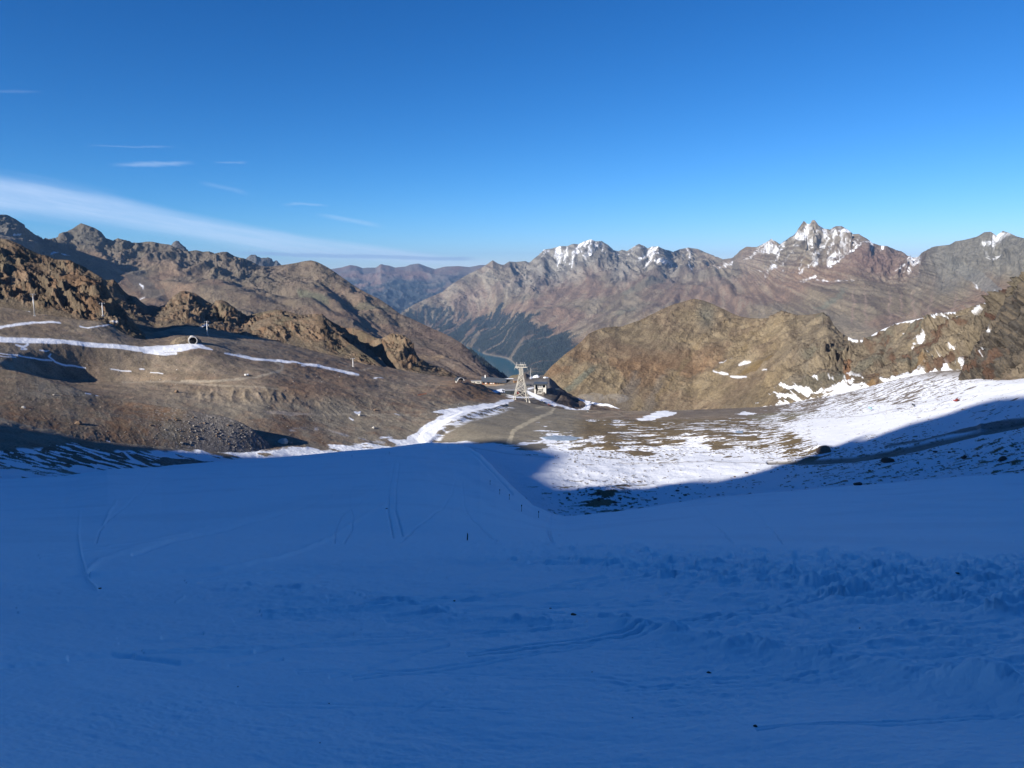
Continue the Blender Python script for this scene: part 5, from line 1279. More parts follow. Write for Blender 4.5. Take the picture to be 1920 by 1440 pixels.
# ---------------------------------------------------------------- big lattice support of the cable car
def cable_tower():
    p = hit(977, 752)
    az_ = math.atan2(p.x, p.y)
    t = thing('cable_car_support', 'tall cream lattice support of the cable car with four splayed legs and wide top frame', 'lift tower', p, -az_)
    H, NK = 54.0, 39.0
    base = [(-11.5, -1.5, 0.5), (-8.3, 6.5, 1.5), (8.6, -5.5, -4.2), (12.0, 4.0, -1.5)]
    neck = [(-2.5, -2.3, NK), (-2.5, 2.3, NK), (2.5, -2.3, NK), (2.5, 2.3, NK)]
    top_ = [(-2.3, -2.0, H - 6), (-2.3, 2.0, H - 6), (2.3, -2.0, H - 6), (2.3, 2.0, H - 6)]
    for k in range(4):
        bm = newbm()
        tube(bm, base[k], neck[k], .55, .40, 6); tube(bm, neck[k], top_[k], .40, .36, 6)
        leg = link('leg', bm, CREAM, t)
        bm = newbm(); b = Vector(base[k]); box(bm, (b.x, b.y, b.z - 1.2), (2.6, 2.6, 3.2), taper=.8)
        link('footing', bm, CONC, leg)
    bm = newbm()
    L3 = lambda a, b, q: Vector(a).lerp(Vector(b), q)
    for (i, j) in ((0, 2), (1, 3), (0, 1), (2, 3)):
        lv = [.14, .42, .66, .86, 1.0]
        for q0, q1 in zip(lv[:-1], lv[1:]):
            a0, a1 = L3(base[i], neck[i], q0), L3(base[i], neck[i], q1)
            b0, b1 = L3(base[j], neck[j], q0), L3(base[j], neck[j], q1)
            r = .24 if i + 2 == j else .15
            tube(bm, a0, b1, r, n=5); tube(bm, b0, a1, r, n=5)
            tube(bm, a1, b1, r, n=5)
        for q0, q1 in ((0, .34), (.34, .67), (.67, 1)):
            a0, a1 = L3(neck[i], top_[i], q0), L3(neck[i], top_[i], q1); b0, b1 = L3(neck[j], top_[j], q0), L3(neck[j], top_[j], q1)
            tube(bm, a0, b1, .22, n=5); tube(bm, b0, a1, .22, n=5); tube(bm, a1, b1, .22, n=5)
    link('bracing', bm, CREAM, t)
    bm = newbm()
    box(bm, (0, -2.2, H - 5.2), (17.5, .7, 1.0)); box(bm, (0, 2.2, H - 5.2), (17.5, .7, 1.0))
    box(bm, (0, -2.2, H - 2.0), (13.5, .6, .7)); box(bm, (0, 2.2, H - 2.0), (13.5, .6, .7))
    for x in (-8.2, -4.1, 0, 4.1, 8.2):
        box(bm, (x, 0, H - 5.21), (.6, 5.0, .8))
    for x in (-6.5, -3.2, 0, 3.2, 6.5):
        for y in (-2.2, 2.2): box(bm, (x, y, H - 3.4), (.5, .5, 2.6))
    link('top_frame', bm, CREAM, t)
    for x in (-6.6, -4.4, 4.4, 6.6):                     # saddles that carry the ropes
        bm = newbm()
        pts = [(x, -5.5 + 11 * q, H - .9 - 1.3 * (2 * q - 1) ** 2) for q in [i / 8 for i in range(9)]]
        for a, b in zip(pts[:-1], pts[1:]): tube(bm, a, b, .32, n=6)
        link('rope_saddle', bm, CREAM, t)
    for x in (-6.2, -1.2, 1.3, 4.4):
        bm = newbm(); tube(bm, (x, 0, H - 2), (x, 0, H + 1.9), .2, .12, 6); link('rooftop_mast', bm, WHITE, t)
    for x in (-8.2, 8.2):
        bm = newbm(); tube(bm, (x, 0, H - 5), (x * 1.12, 0, H - 8.6), .25, n=6); link('hanger', bm, STEEL, t)
    bm = newbm(); box(bm, (-5.8, 0, H - 6.6), (2.6, 3, 1.2)); link('maintenance_platform', bm, STEEL, t)
    bm = newbm()
    for s_ in (-.3, .3): tube(bm, (3.5 + s_, -2.9, 14), (3.0 + s_, -2.9, NK + 6), .08, n=4)
    for k in range(36): tube(bm, (3.4, -2.9, 14 + k * .85), (3.0 + .1, -3.3, 14 + k * .85), .06, n=4)
    link('ladder', bm, STEEL, t)
cable_tower()

# ---------------------------------------------------------------- station with open front
def station():
    p = hit(1013, 738); az_ = math.atan2(p.x, p.y)
    t = thing('cable_car_station', 'pale concrete cable car station with an open front and dark flat roof on the knoll', 'station building', p, -az_ - .10)
    w, d, h = 18.0, 15.0, 14.0
    bm = newbm()
    box(bm, (-w / 2 + .6, d / 2, h / 2), (1.2, d, h)); box(bm, (w / 2 - .6, d / 2, h / 2), (1.2, d, h)); box(bm, (0, d - .5, h / 2), (w - 2.4, 1.0, h))
    link('wall', bm, DARK, t, bevel=.05)  # shaded side and dark interior of the concrete station, put into the colour
    bm = newbm(); box(bm, (0, d / 2 - 1.2, h + .8), (w + 2.2, d + 3.6, 1.5)); rf = link('roof', bm, ROOFB, t, bevel=.1)
    bm = newbm(); box(bm, (0, -3.15, h + .6), (w + 2.6, .35, 1.9)); link('roof_edge', bm, DARK, rf)
    for x, ww, hh in ((-w / 2 + 1.4, 2.6, 6.5), (w / 2 - 2.4, 4.4, 9.4), (-w / 2 + .9, 1.0, 13.4), (w / 2 - .6, 1.2, 13.5)):
        bm = newbm(); box(bm, (x, -.7 - (.25 if ww < 2 else 0), hh / 2), (ww, 1.4, hh)); link('pier', bm, CONC, t, bevel=.06)
    bm = newbm()
    box(bm, (-.2, 2.0, 4.2), (7.4, 5.0, .9)); box(bm, (-3.4, -.4, 2.2), (.9, .9, 3.2)); box(bm, (2.8, -.4, 2.2), (.9, .9, 3.2)); box(bm, (-.2, .2, 1.3), (7.2, .7, .6)); box(bm, (-.2, -.6, .35), (9.5, 1.2, .7))
    box(bm, (-.2, 1.0, 7.6), (7.0, 1.0, 2.6))
    link('landing_platform', bm, CONC, t, bevel=.05)
    for x in (-3.4, -1.2, 1.2, 3.2):
        bm = newbm(); tube(bm, (x, .1, 8.6), (x, .1, h), .35, n=8); link('post', bm, WHITE, t)
    bm = newbm(); box(bm, (-.2, .45, 11.2), (6.0, .3, .5)); box(bm, (-.2, .47, 9.6), (6.0, .3, .4)); link('railing', bm, STEEL, t)
    for x in (-1.9, 1.5):
        bm = newbm(); box(bm, (x, -.02, 5.6), (2.4, .12, 1.4)); link('window', bm, GLASS, t)
station()

# ---------------------------------------------------------------- low dark building behind the lattice tower
def depot():
    p = hit(962, 739); az_ = math.atan2(p.x, p.y)
    t = thing('depot_building', 'low dark building with a pale flat roof standing behind the lattice tower', 'building', p, -az_ + .12)
    bm = newbm(); box(bm, (0, 6, 2.6), (22, 12, 5.2)); wl = link('wall', bm, DARK, t, bevel=.05)
    bm = newbm(); box(bm, (0, 6, 5.6), (23.4, 13.4, .7)); link('roof', bm, ROOFG, t, bevel=.08)
    for x in (-7.5, -2.5, 2.5, 7.5):
        bm = newbm(); box(bm, (x, -.04, 2.0), (3.2, .14, 3.4)); link('garage_door', bm, GLASS if x < 5 else RED, t)
depot()

# ---------------------------------------------------------------- restaurant
def restaurant():
    p = hit(925, 722); az_ = math.atan2(p.x, p.y)
    t = thing('mountain_restaurant', 'long wooden mountain restaurant with a broad blue grey gable roof and sun terrace', 'restaurant', p, -az_ - .05)
    bm = newbm(); box(bm, (0, 10, 2.2), (31, 14, 4.4)); link('wall', bm, WOOD_, t, bevel=.05)
    bm = newbm()
    x0, x1 = -16.5, 17.5
    prof = [(0.5, 3.6), (1.5, 4.2), (10, 9.6), (18.5, 4.2), (18.5, 3.6), (10, 8.9)]
    A = [bm.verts.new((x0, y, z + (.6 if x0 < 0 else 0))) for y, z in prof]; B = [bm.verts.new((x1, y, z * .78)) for y, z in prof]
    for k in range(6): bm.faces.new((A[k], A[(k + 1) % 6], B[(k + 1) % 6], B[k]))
    bm.faces.new(A[::-1]); bm.faces.new(B)
    rf = link('roof', bm, ROOFB, t)
    bm = newbm(); box(bm, (-11.5, 9, 10.2), (1.5, 1.5, 4.2)); link('chimney', bm, WHITE, rf)
    for k in range(9):
        bm = newbm(); box(bm, (-13.6 + k * 3.4, 2.9, 2.3), (2.3, .16, 2.4)); wd = link('window', bm, WHITE if k in (1, 3, 4) else GLASS, t)
    bm = newbm(); box(bm, (-6, -3.5, .2), (42, 12, .6)); link('terrace', bm, plain('terrace_boards', (0.42, 0.31, 0.2), .8, var=.2, scale=1), t)
    bm = newbm()
    for x in range(-27, 16, 3): box(bm, (x, -9.4, 1.0), (.12, .12, 1.1))
    box(bm, (-6, -9.4, 1.55), (42, .12, .12)); link('railing', bm, CREAM, t)
    # parasols and tables stand on the terrace as things of their own
    mw = t.location; R3 = Matrix.Rotation(-az_ - .05, 3, 'Z')
    first = None
    for k, (x, y) in enumerate([(-22, -5), (-17.5, -3), (-13, -6), (-8.5, -3.5), (-4, -5.5), (1.5, -4)]):
        loc = mw + R3 @ (Vector((x, y, .5)) * 1.22)
        if first is None:
            u = thing('parasol', 'orange sun parasol open on the restaurant terrace', 'parasol', loc, 0, 'parasols on the restaurant terrace')
            bm = newbm(); tube(bm, (0, 0, 0), (0, 0, 2.6), .05, n=6); link('pole', bm, STEEL, u)
            bm = newbm(); tube(bm, (0, 0, 2.1), (0, 0, 2.9), 1.7, .06, 8); link('canopy', bm, ORANGE, u)
            first = u
        else: dup(first, loc, .4 * k)
    t.scale = (1.22,) * 3
    return t, mw, R3
REST = restaurant()

# people on the terrace: one skinned body, copied
def person_mesh():
    J = {'pel': (0, 0, .94), 'bel': (0, .01, 1.1), 'che': (0, .0, 1.32), 'nek': (0, 0, 1.50), 'hed': (0, .02, 1.66), 'top': (0, .01, 1.76),
         'shl': (-.19, 0, 1.42), 'ell': (-.27, .02, 1.14), 'hal': (-.25, .12, .92), 'shr': (.19, 0, 1.42), 'elr': (.28, .01, 1.15), 'har': (.22, .16, .96),
         'hil': (-.10, 0, .90), 'knl': (-.12, .03, .50), 'anl': (-.13, -.01, .09), 'tol': (-.14, .14, .04), 'hir': (.10, 0, .90), 'knr': (.13, .04, .50), 'anr': (.15, 0, .09), 'tor': (.17, .15, .04)}
    rad = {'pel': .15, 'bel': .14, 'che': .16, 'nek': .065, 'hed': .10, 'top': .06, 'shl': .075, 'ell': .05, 'hal': .035, 'shr': .075, 'elr': .05, 'har': .035, 'hil': .10, 'knl': .065, 'anl': .05, 'tol': .04, 'hir': .10, 'knr': .065, 'anr': .05, 'tor': .04}
    E = [('pel', 'bel'), ('bel', 'che'), ('che', 'nek'), ('nek', 'hed'), ('hed', 'top'), ('che', 'shl'), ('shl', 'ell'), ('ell', 'hal'), ('che', 'shr'), ('shr', 'elr'), ('elr', 'har'), ('pel', 'hil'), ('hil', 'knl'), ('knl', 'anl'), ('anl', 'tol'), ('pel', 'hir'), ('hir', 'knr'), ('knr', 'anr'), ('anr', 'tor')]
    ks = list(J)
    me = bpy.data.meshes.new('person'); me.from_pydata([J[k] for k in ks], [(ks.index(a), ks.index(b)) for a, b in E], [])
    o = bpy.data.objects.new('person', me); S.collection.objects.link(o)
    o.modifiers.new('skin', 'SKIN'); o.modifiers.new('sub', 'SUBSURF').levels = 1
    for i, k in enumerate(ks):
        sv = me.skin_vertices[0].data[i]; sv.radius = (rad[k], rad[k] * (.75 if k in ('che', 'pel', 'bel') else 1)); sv.use_root = (k == 'pel')
    bpy.context.view_layer.update()
    ev = o.evaluated_get(bpy.context.evaluated_depsgraph_get())
    m2 = bpy.data.meshes.new_from_object(ev)
    bpy.data.objects.remove(o)
    return m2
PM = person_mesh()
DC = plain('dark_ski_clothes', (0.03, 0.035, 0.05), .8)
def people():
    t, mw, R3 = REST
    PM.materials.clear(); PM.materials.append(DC); PM.materials.append(SKIN)
    for p in PM.polygons: p.material_index = 1 if 1.56 < p.center.z < 1.72 and p.center.y > .03 else 0
    rng = random.Random(5)
    for k, (x, y) in enumerate([(-3.5, -10.8), (0.8, -10.6), (3.4, -11.6), (6.4, -10.4), (9.3, -11.2), (11.2, -10.5), (13.6, -9.6), (15.2, -8.9)]):
        w = mw + R3 @ (Vector((x, y - .6, 0)) * 1.22); g = under(w.x, w.y)
        o = bpy.data.objects.new('person', PM); S.collection.objects.link(o)
        o.location = g; o.rotation_euler = (0, 0, rng.uniform(0, 6.28))
        tag(o, 'person in dark ski clothes standing in front of the restaurant terrace', 'person', 'people in front of the restaurant')
people()

# ---------------------------------------------------------------- chairlift top station with its dark hood
def lift_station():
    p = hit(864, 719); az_ = math.atan2(p.x, p.y)
    t = thing('chairlift_station', 'small chairlift station with a dark round hood and white rim beside the restaurant', 'lift station', p, -az_ + .5)
    bm = newbm()
    n = 14
    ring = [(5.2 * math.cos(math.pi * k / n), 4.6 * math.sin(math.pi * k / n) + 3.4) for k in range(n + 1)]
    A = [bm.verts.new((x, 0, z)) for x, z in ring]; B = [bm.verts.new((x, 10, z)) for x, z in ring]
    for k in range(n): bm.faces.new((A[k], A[k + 1], B[k + 1], B[k]))
    bm.faces.new(B); link('hood', bm, DARK, t, True)
    bm = newbm()
    for a, b in zip(ring[:-1], ring[1:]): tube(bm, (a[0], -.1, a[1]), (b[0], -.1, b[1]), .42, n=6)
    link('rim', bm, WHITE, t)
    for x in (-4.4, 4.4):
        bm = newbm(); box(bm, (x, 5, 1.6), (1.2, 2.4, 3.8)); link('pillar', bm, CONC, t)
    bm = newbm(); tube(bm, (0, 4, 3.0), (0, 4, 3.4), 2.4, n=20); link('bullwheel', bm, STEEL, t, False)
lift_station()

def return_station():
    p = hit(944, 737); az_ = math.atan2(p.x, p.y)
    t = thing('return_station', 'white lift return station with a round wheel at the end of the snow strip', 'lift station', p, -az_)
    bm = newbm(); box(bm, (0, 0, 1.6), (1.2, 1.2, 3.4)); link('pillar', bm, CONC, t)
    bm = newbm(); tube(bm, (0, 0, 3.3), (0, 0, 3.8), 2.3, n=20); link('bullwheel', bm, STEEL, t)
    bm = newbm(); box(bm, (0, 0, 4.7), (3.6, 2.6, 1.5)); link('cover', bm, WHITE, t, bevel=.2)
    bm = newbm(); box(bm, (2.6, 1, 1.3), (1.8, 1.8, 2.6)); hut = link('cabin', bm, WHITE, t, bevel=.08)
    bm = newbm(); box(bm, (2.6, .06, 1.7), (1.2, .1, .9)); link('window', bm, GLASS, hut)
return_station()

def small_building(px, py, w, d, h, label, wall, roof, rz=0.0, name='hut'):
    p = hit(px, py); az_ = math.atan2(p.x, p.y)
    t = thing(name, label, 'hut', p, -az_ + rz)
    bm = newbm(); box(bm, (0, d / 2, h / 2 - .2), (w, d, h + .4)); link('wall', bm, wall, t, bevel=.05)
    bm = newbm(); box(bm, (0, d / 2, h + .2), (w + .8, d + .8, .4)); link('roof', bm, roof, t, bevel=.05)
    bm = newbm(); box(bm, (-w * .2, -.04, 1.1), (1.2, .14, 2.1)); link('door', bm, GLASS, t)
    bm = newbm(); box(bm, (w * .22, -.04, 1.7), (w * .3, .14, 1.0)); link('window', bm, GLASS, t)
small_building(968, 717, 8, 6, 3.2, 'small brown hut between the restaurant and the lattice tower', WOOD_, ROOFG, .2)
small_building(955, 714, 13, 6, 3.0, 'long low shed with a snow white roof left of the lattice tower top', DARK, SNOWM, .1, 'shed')
small_building(990, 724, 6, 4, 2.8, 'small dark container hut right of the lattice tower legs', DARK, ROOFB, -.2)
small_building(893, 719, 15, 7, 3.4, 'low cream ticket building at the left end of the restaurant terrace', CREAM, ROOFG, .05, 'ticket_building')
small_building(1046, 733, 5, 4, 2.6, 'tiny dark hut on the brown flank right of the station', DARK, ROOFB, .3)
# ---------------------------------------------------------------- thin mast on the knoll
def mast():
    p = hit(995, 710)
    t = thing('antenna_mast', 'thin white antenna mast on the knoll right of the lattice tower', 'mast', p)
    bm = newbm(); tube(bm, (0, 0, -1), (0, 0, 17), .28, .16, 8); link('pole', bm, WHITE, t)
    bm = newbm(); tube(bm, (-1.3, 0, 16.3), (1.3, 0, 16.3), .14, n=6); box(bm, (0, 0, 17.2), (.7, .7, 1.0)); link('antenna', bm, STEEL, t)
mast()

# ---------------------------------------------------------------- piled snow on the knoll
def snow_pile(px, py, w, d, h, label, seed):
    p = hit(px, py)
    bm = newbm(); bmesh.ops.create_icosphere(bm, subdivisions=4, radius=1)
    for v in bm.verts:
        n_ = float(fbm(np.array([v.co.x * 1.3 + seed]), np.array([v.co.y * 1.3]), np.array([v.co.z * 1.3]), 4, seed=seed)[0])
        v.co = Vector((v.co.x * w / 2 * (1 + .25 * n_), v.co.y * d / 2 * (1 + .2 * n_), max(v.co.z, -.25) * h * (1 + .4 * n_)))
    o = link('snow_pile', bm, SNOWM, None, True); o.location = p + Vector((0, d * .3, -.1)); tag(o, label, 'snow pile'); return o
snow_pile(1005, 708, 11.5, 8, 3.4, 'larger white snow pile with a rounded top on the knoll behind the station', 3)
snow_pile(1022, 709, 5.5, 4, 2.2, 'small white snow pile at the right end of the knoll', 5)

# ---------------------------------------------------------------- tunnel portal
def tunnel():
    p = hit(362, 645); az_ = math.atan2(p.x, p.y)
    t = thing('tunnel_portal', 'round pale concrete tunnel mouth opening onto the snow road', 'tunnel', p + Vector((0, 0, .2)), -az_ + .05)
    n = 28; ro, ri, L_ = 5.0, 4.05, 16
    bm = newbm()
    loops = []
    for r, y in ((ri, L_), (ri, 0), (ro, 0), (ro, L_)):
        loops.append([bm.verts.new((r * math.cos(2 * math.pi * k / n), y, 3.6 + r * math.sin(2 * math.pi * k / n))) for k in range(n)])
    for a, b in zip(loops[:-1], loops[1:]):
        for k in range(n): bm.faces.new((a[k], a[(k + 1) % n], b[(k + 1) % n], b[k]))
    link('ring', bm, CONC, t, False)
    bm = newbm()
    lo_ = [[bm.verts.new(((ri - .12) * math.cos(2 * math.pi * k / n), y, 3.6 + (ri - .12) * math.sin(2 * math.pi * k / n))) for k in range(n)] for y in (.5, L_ - 1)]
    for k in range(n): bm.faces.new((lo_[0][k], lo_[0][(k + 1) % n], lo_[1][(k + 1) % n], lo_[1][k]))
    link('shade_lining', bm, BLACK, t)  # added black sleeve: the unlit inside of the tube as colour
    bm = newbm(); tube(bm, (0, L_ - .8, 3.6), (0, L_ - .4, 3.6), ri + .3, n=n); link('shade_cap', bm, BLACK, t)  # added black cap in place of the tunnel's dark depth
    bm = newbm(); box(bm, (0, L_ / 2, .6), (5.6, L_ - 2, .5)); link('floor', bm, BLACK, t)  # floor in the same black, painted as if unlit
    # earth bank over the tube
    bm = newbm(); bmesh.ops.create_icosphere(bm, subdivisions=5, radius=1)
    for v in bm.verts:
        q = float(fbm(np.array([v.co.x * 2.1]), np.array([v.co.y * 2.1]), np.array([v.co.z * 2.1]), 4, seed=77)[0])
        v.co = Vector((v.co.x * 17 * (1 + .12 * q), v.co.y * 11 * (1 + .1 * q), v.co.z * 9.5 * (1 + .15 * q)))
    o = link('earth_bank', bm, plain('bank_earth', (0.17, 0.135, 0.092), .95, var=.35, scale=1.2, bump=.5), None, True)
    q = p + Matrix.Rotation(-az_ + .22, 3, 'Z') @ Vector((-4, 12.8, -1.2)); o.location = q; o.rotation_euler = (0, 0, -az_ + .22)
    o['kind'] = 'structure'
tunnel()

# ---------------------------------------------------------------- lift pylons on the left slopes
def pylon(px, py, h, rz, label):
    p = hit(px, py)
    t = thing('lift_pylon', label, 'lift pylon', p, rz, 'lift pylons on the left slopes')
    bm = newbm(); tube(bm, (0, 0, -1.5), (0, 0, h), .75, .42, 12); link('column', bm, STEEL if h > 20 else WHITE, t, True)
    bm = newbm(); box(bm, (0, 0, 0.3), (2.6, 2.6, 1.4), taper=.85); link('footing', bm, CONC, t)
    bm = newbm(); box(bm, (0, 0, h - .2), (5.6, .45, .5)); link('crossarm', bm, STEEL, t)
    for x in (-2.7, 2.7):
        bm = newbm(); box(bm, (x, 0, h - .75), (.22, 3.6, .35))
        for y in (-1.4, -.7, 0, .7, 1.4): tube(bm, (x - .12, y, h - 1.0), (x + .12, y, h - 1.0), .25, n=10)
        link('sheave_train', bm, STEEL, t)
    bm = newbm()
    for s_ in (-.2, .2): tube(bm, (s_, -.85, .6), (s_, -.5, h - .6), .035, n=4)
    for k in range(int(h / .6) - 2): tube(bm, (-.2, -.83 + k * .35 * .6 / h, 1 + k * .6), (.2, -.83 + k * .35 * .6 / h, 1 + k * .6), .025, n=4)
    link('ladder', bm, STEEL, t)
    return t
pylon(65, 592.5, 24.5, .6, 'tallest grey lift pylon, on the brown bump at the far left of the slope')
pylon(193, 592.5, 15.5, .7, 'short white lift pylon on a pale footing below the dark cliff')
pylon(389, 628.5, 18.5, .5, 'leaning-looking white lift pylon just above the round tunnel mouth')
pylon(662, 688, 12.5, .5, 'small white lift pylon at the right end of the long snow strip')

# ---------------------------------------------------------------- frame, snow guns and machines
def h_frame():
    p = hit(1662, 777)
    t = thing('drag_lift_frame', 'thin two legged steel frame of the drag lift on the sunlit snow', 'lift frame', p, .1)
    for x in (0, 5.6):
        bm = newbm(); tube(bm, (x, 0, -1), (x, 0, 10), .19, .15, 8); link('post', bm, STEEL, t)
    bm = newbm(); tube(bm, (-1.2, 0, 9.7), (6.8, 0, 9.7), .16, n=6)
    link('crossbeam', bm, STEEL, t)
    for x in (1.4, 4.2):
        bm = newbm(); tube(bm, (x, 0, 9.1), (x, 0, 9.7), .1, n=6); tube(bm, (x - .06, 0, 9.0), (x + .06, 0, 9.0), .35, n=12); link('sheave', bm, STEEL, t)
    bm = newbm(); tube(bm, (-9, -.5, 4.6), (-7, -.5, 3.0), .12, n=6); tube(bm, (-7, -.5, 3.0), (-1.5, 0, 0), .12, n=6); link('brace', bm, STEEL, t)
h_frame()
def snow_gun(px, py, label, rz, mat=None, sc=1.0):
    p = hit(px, py)
    t = thing('snow_gun', label, 'snow gun', p, rz); t.scale = (sc,) * 3
    bm = newbm()
    pr = [(-1.15, .62), (-.9, .72), (.3, .6), (.9, .66), (1.0, .6)]
    for (a, ra), (b, rb) in zip(pr[:-1], pr[1:]): tube(bm, (0, a, 2.2 + a * .25), (0, b, 2.2 + b * .25), ra, rb, 14)
    link('fan_drum', bm, mat or TEAL, t, False)
    for k in range(3):
        an = k * 2.09 + .4
        bm = newbm(); tube(bm, (0, 0, 1.5), (1.15 * math.cos(an), 1.15 * math.sin(an), 0), .08, n=6); link('leg', bm, STEEL, t)
    bm = newbm(); tube(bm, (0, 0, .9), (0, 0, 1.8), .16, n=8); box(bm, (.55, 0, 1.3), (.5, .4, .6)); link('mount', bm, STEEL, t)
snow_gun(1631, 771, 'teal snow gun left of the thin steel frame on the snow', .8, sc=1.5)
snow_gun(1712, 764, 'dark snow gun right of the thin steel frame on the snow', .3, DARK, 1.2)
snow_gun(1108, 757, 'dark snow gun in the white mist below the knoll', -.6, DARK, 1.2)
snow_gun(1102, 774, 'dark snow gun at the lower tip of the snow patch below the knoll', .9, DARK, 1.2)
def groomer(px, py, label, rz, mat):
    p = hit(px, py)
    t = thing('snow_groomer', label, 'snow groomer', p, rz); t.scale = (.8,) * 3
    bm = newbm(); box(bm, (0, -.3, 1.2), (2.6, 5.0, .8)); link('chassis', bm, mat, t, bevel=.1)
    bm = newbm(); box(bm, (0, .9, 2.3), (2.2, 1.9, 1.5), taper=.8); cb = link('cabin', bm, mat, t, bevel=.1)
    bm = newbm(); box(bm, (0, 1.72, 2.4), (1.7, .14, .8)); link('windscreen', bm, GLASS, cb)
    for s_ in (-1, 1):
        bm = newbm(); box(bm, (s_ * 1.75, -.2, .55), (1.1, 5.2, 1.1)); link('track', bm, BLACK, t, bevel=.3)
    bm = newbm(); box(bm, (0, 3.3, .75), (4.6, .2, 1.2)); box(bm, (0, 2.8, .7), (.5, 1.0, .3)); link('blade', bm, mat, t)
    bm = newbm(); tube(bm, (-2.4, -3.5, .5), (2.4, -3.5, .5), .38, n=10); box(bm, (0, -3.0, .8), (.5, 1.2, .3)); link('tiller', bm, BLACK, t)
groomer(1795, 752, 'red snow groomer parked on the sunlit slope at far right', 1.9, RED)
groomer(1018, 755, 'dark snow groomer on the snow strip below the station', 1.1, DARK)
groomer(1030, 760, 'dark red snow groomer at the lower end of the snow strip', 1.4, RED)
def safety_net():
    a, b = hit(784, 742), hit(799, 742)
    t = thing('safety_net', 'short orange safety net on the brown slope above the piste road', 'safety net', a, math.atan2(b.y - a.y, b.x - a.x))
    L_ = (b - a).length
    bm = newbm()
    n = 24
    for r in range(6): box(bm, (L_ / 2, 0, .3 + r * .3), (L_, .05, .12))
    for k in range(n): box(bm, (L_ * k / (n - 1), 0, 1.05), (.09, .04, 1.6))
    link('net', bm, ORANGE, t)
    for k in range(4):
        bm = newbm(); tube(bm, (L_ * k / 3, .08, -.3), (L_ * k / 3, .08, 2.1), .06, n=6); link('post', bm, ORANGE, t)
safety_net()
def crate(px, py, label):
    p = hit(px, py); bm = newbm(); box(bm, (0, 0, .8), (1.7, 1.5, 1.6)); box(bm, (0, 0, 1.68), (1.8, 1.6, .12))
    o = link('equipment_box', bm, WHITE, None, bevel=.05); o.location = p; tag(o, label, 'box')
crate(460, 704, 'white equipment box left of its twin beside the curved gravel track')
crate(464.5, 704, 'white equipment box right of its twin beside the curved gravel track')

# ---------------------------------------------------------------- marker poles along the piste
def poles():
    src = None
    for px, py in [(978, 959), (1010, 971), (955, 937), (937, 927), (919, 909), (730, 852), (789, 836), (651, 847), (660, 858), (840, 840)]:
        p = hit(px, py)
        if src is None:
            src = thing('marker_pole', 'thin dark marker pole standing in the shaded piste', 'pole', p, 0, 'marker poles along the piste')
            bm = newbm(); tube(bm, (0, 0, -.4), (0, 0, 2.1), .055, .045, 8); link('rod', bm, BLACK, src)
            bm = newbm(); box(bm, (0, 0, 1.75), (.30, .05, .28)); link('reflector_plate', bm, BLACK, src)
        else: dup(src, p, random.uniform(-.4, .4))
poles()

# ---------------------------------------------------------------- boulders and stones
def rock_mesh(name, seed, sub=3, rough_=.35, flat=.7):
    bm = newbm(); bmesh.ops.create_icosphere(bm, subdivisions=sub, radius=1)
    rng = np.random.default_rng(seed)
    pl = rng.normal(size=(9, 3)); pl /= np.linalg.norm(pl, axis=1)[:, None]; dd_ = rng.uniform(.55, .9, 9)
    for v in bm.verts:
        c = np.array(v.co)
        for q, d_ in zip(pl, dd_):
            e = c @ q - d_
            if e > 0: c = c - q * e
        nn = float(fbm(np.array([c[0] * 1.7 + seed]), np.array([c[1] * 1.7]), np.array([c[2] * 1.7]), 4, seed=seed)[0])
        v.co = Vector(c * (1 + rough_ * .35 * nn)) * 1.15
        v.co.z *= flat
    me = bpy.data.meshes.new(name); bm.to_mesh(me); bm.free(); return me
PALE = plain('pale_boulder_stone', (0.50, 0.48, 0.43), .9, var=.2, scale=1, bump=.15)
GREYR = plain('grey_boulder_stone', (0.24, 0.22, 0.195), .9, var=.3, scale=.8, bump=.12)
BROWNR = plain('brown_boulder_stone', (0.17, 0.115, 0.075), .9, var=.3, scale=.8, bump=.12)
DARKR = plain('dark_rust_stone', (0.10, 0.058, 0.040), .9, var=.3, scale=.8, bump=.1)
RM = {}
for nm, mt in (('pale', PALE), ('grey', GREYR), ('brown', BROWNR), ('dark', DARKR)):
    RM[nm] = []
    for k in range(5):
        me = rock_mesh('boulder', 11 + k * 7); me.materials.append(mt); RM[nm].append(me)
def rock(name, px, py, wpx, kind, label, cat='boulder', group=None, hs=1.0, k=None, sink=.25):
    p = hit(px, py)
    r = math.hypot(p.x, p.y); w_ = wpx * r / F / 2
    o = bpy.data.objects.new(name, RM[kind][random.randrange(5) if k is None else k]); S.collection.objects.link(o)
    o.scale = (w_, w_ * random.uniform(.7, 1.0), w_ * hs); o.rotation_euler = (random.uniform(-.2, .2), random.uniform(-.2, .2), random.uniform(0, 6.28) if k is None else 0)
    o.location = p + Vector((0, 0, w_ * hs * (.6 - sink)))
    tag(o, label, cat, group); return o
rock('boulder', 531, 831, 17, 'pale', 'largest pale grey boulder on the gravel just above the piste edge', hs=1.0, k=1)
rock('boulder', 545, 832, 6, 'grey', 'small grey block right beside the largest pale boulder')
rock('boulder', 674, 779, 6, 'pale', 'white snow-capped boulder beside the gravel track at mid left')
rock('boulder', 700, 803, 6, 'pale', 'pale boulder alone on the brown slope left of the snow road')
rock('boulder', 45, 765, 6, 'pale', 'pale boulder alone high on the moraine at far left')
rock('boulder', 147, 795, 10, 'brown', 'brown boulder in the middle of the moraine face')
rock('boulder', 101, 741, 4, 'grey', 'grey boulder near the top of the moraine at left')
rock('boulder', 331, 736, 8, 'brown', 'brown boulder at the foot of the gullied bank')
rock('boulder', 703, 770, 6, 'brown', 'brown boulder above the gravel track left of the snow road')
rock('boulder', 1545, 848, 26, 'brown', 'olive brown boulder on the shadow edge in the basin', hs=.75, k=2)
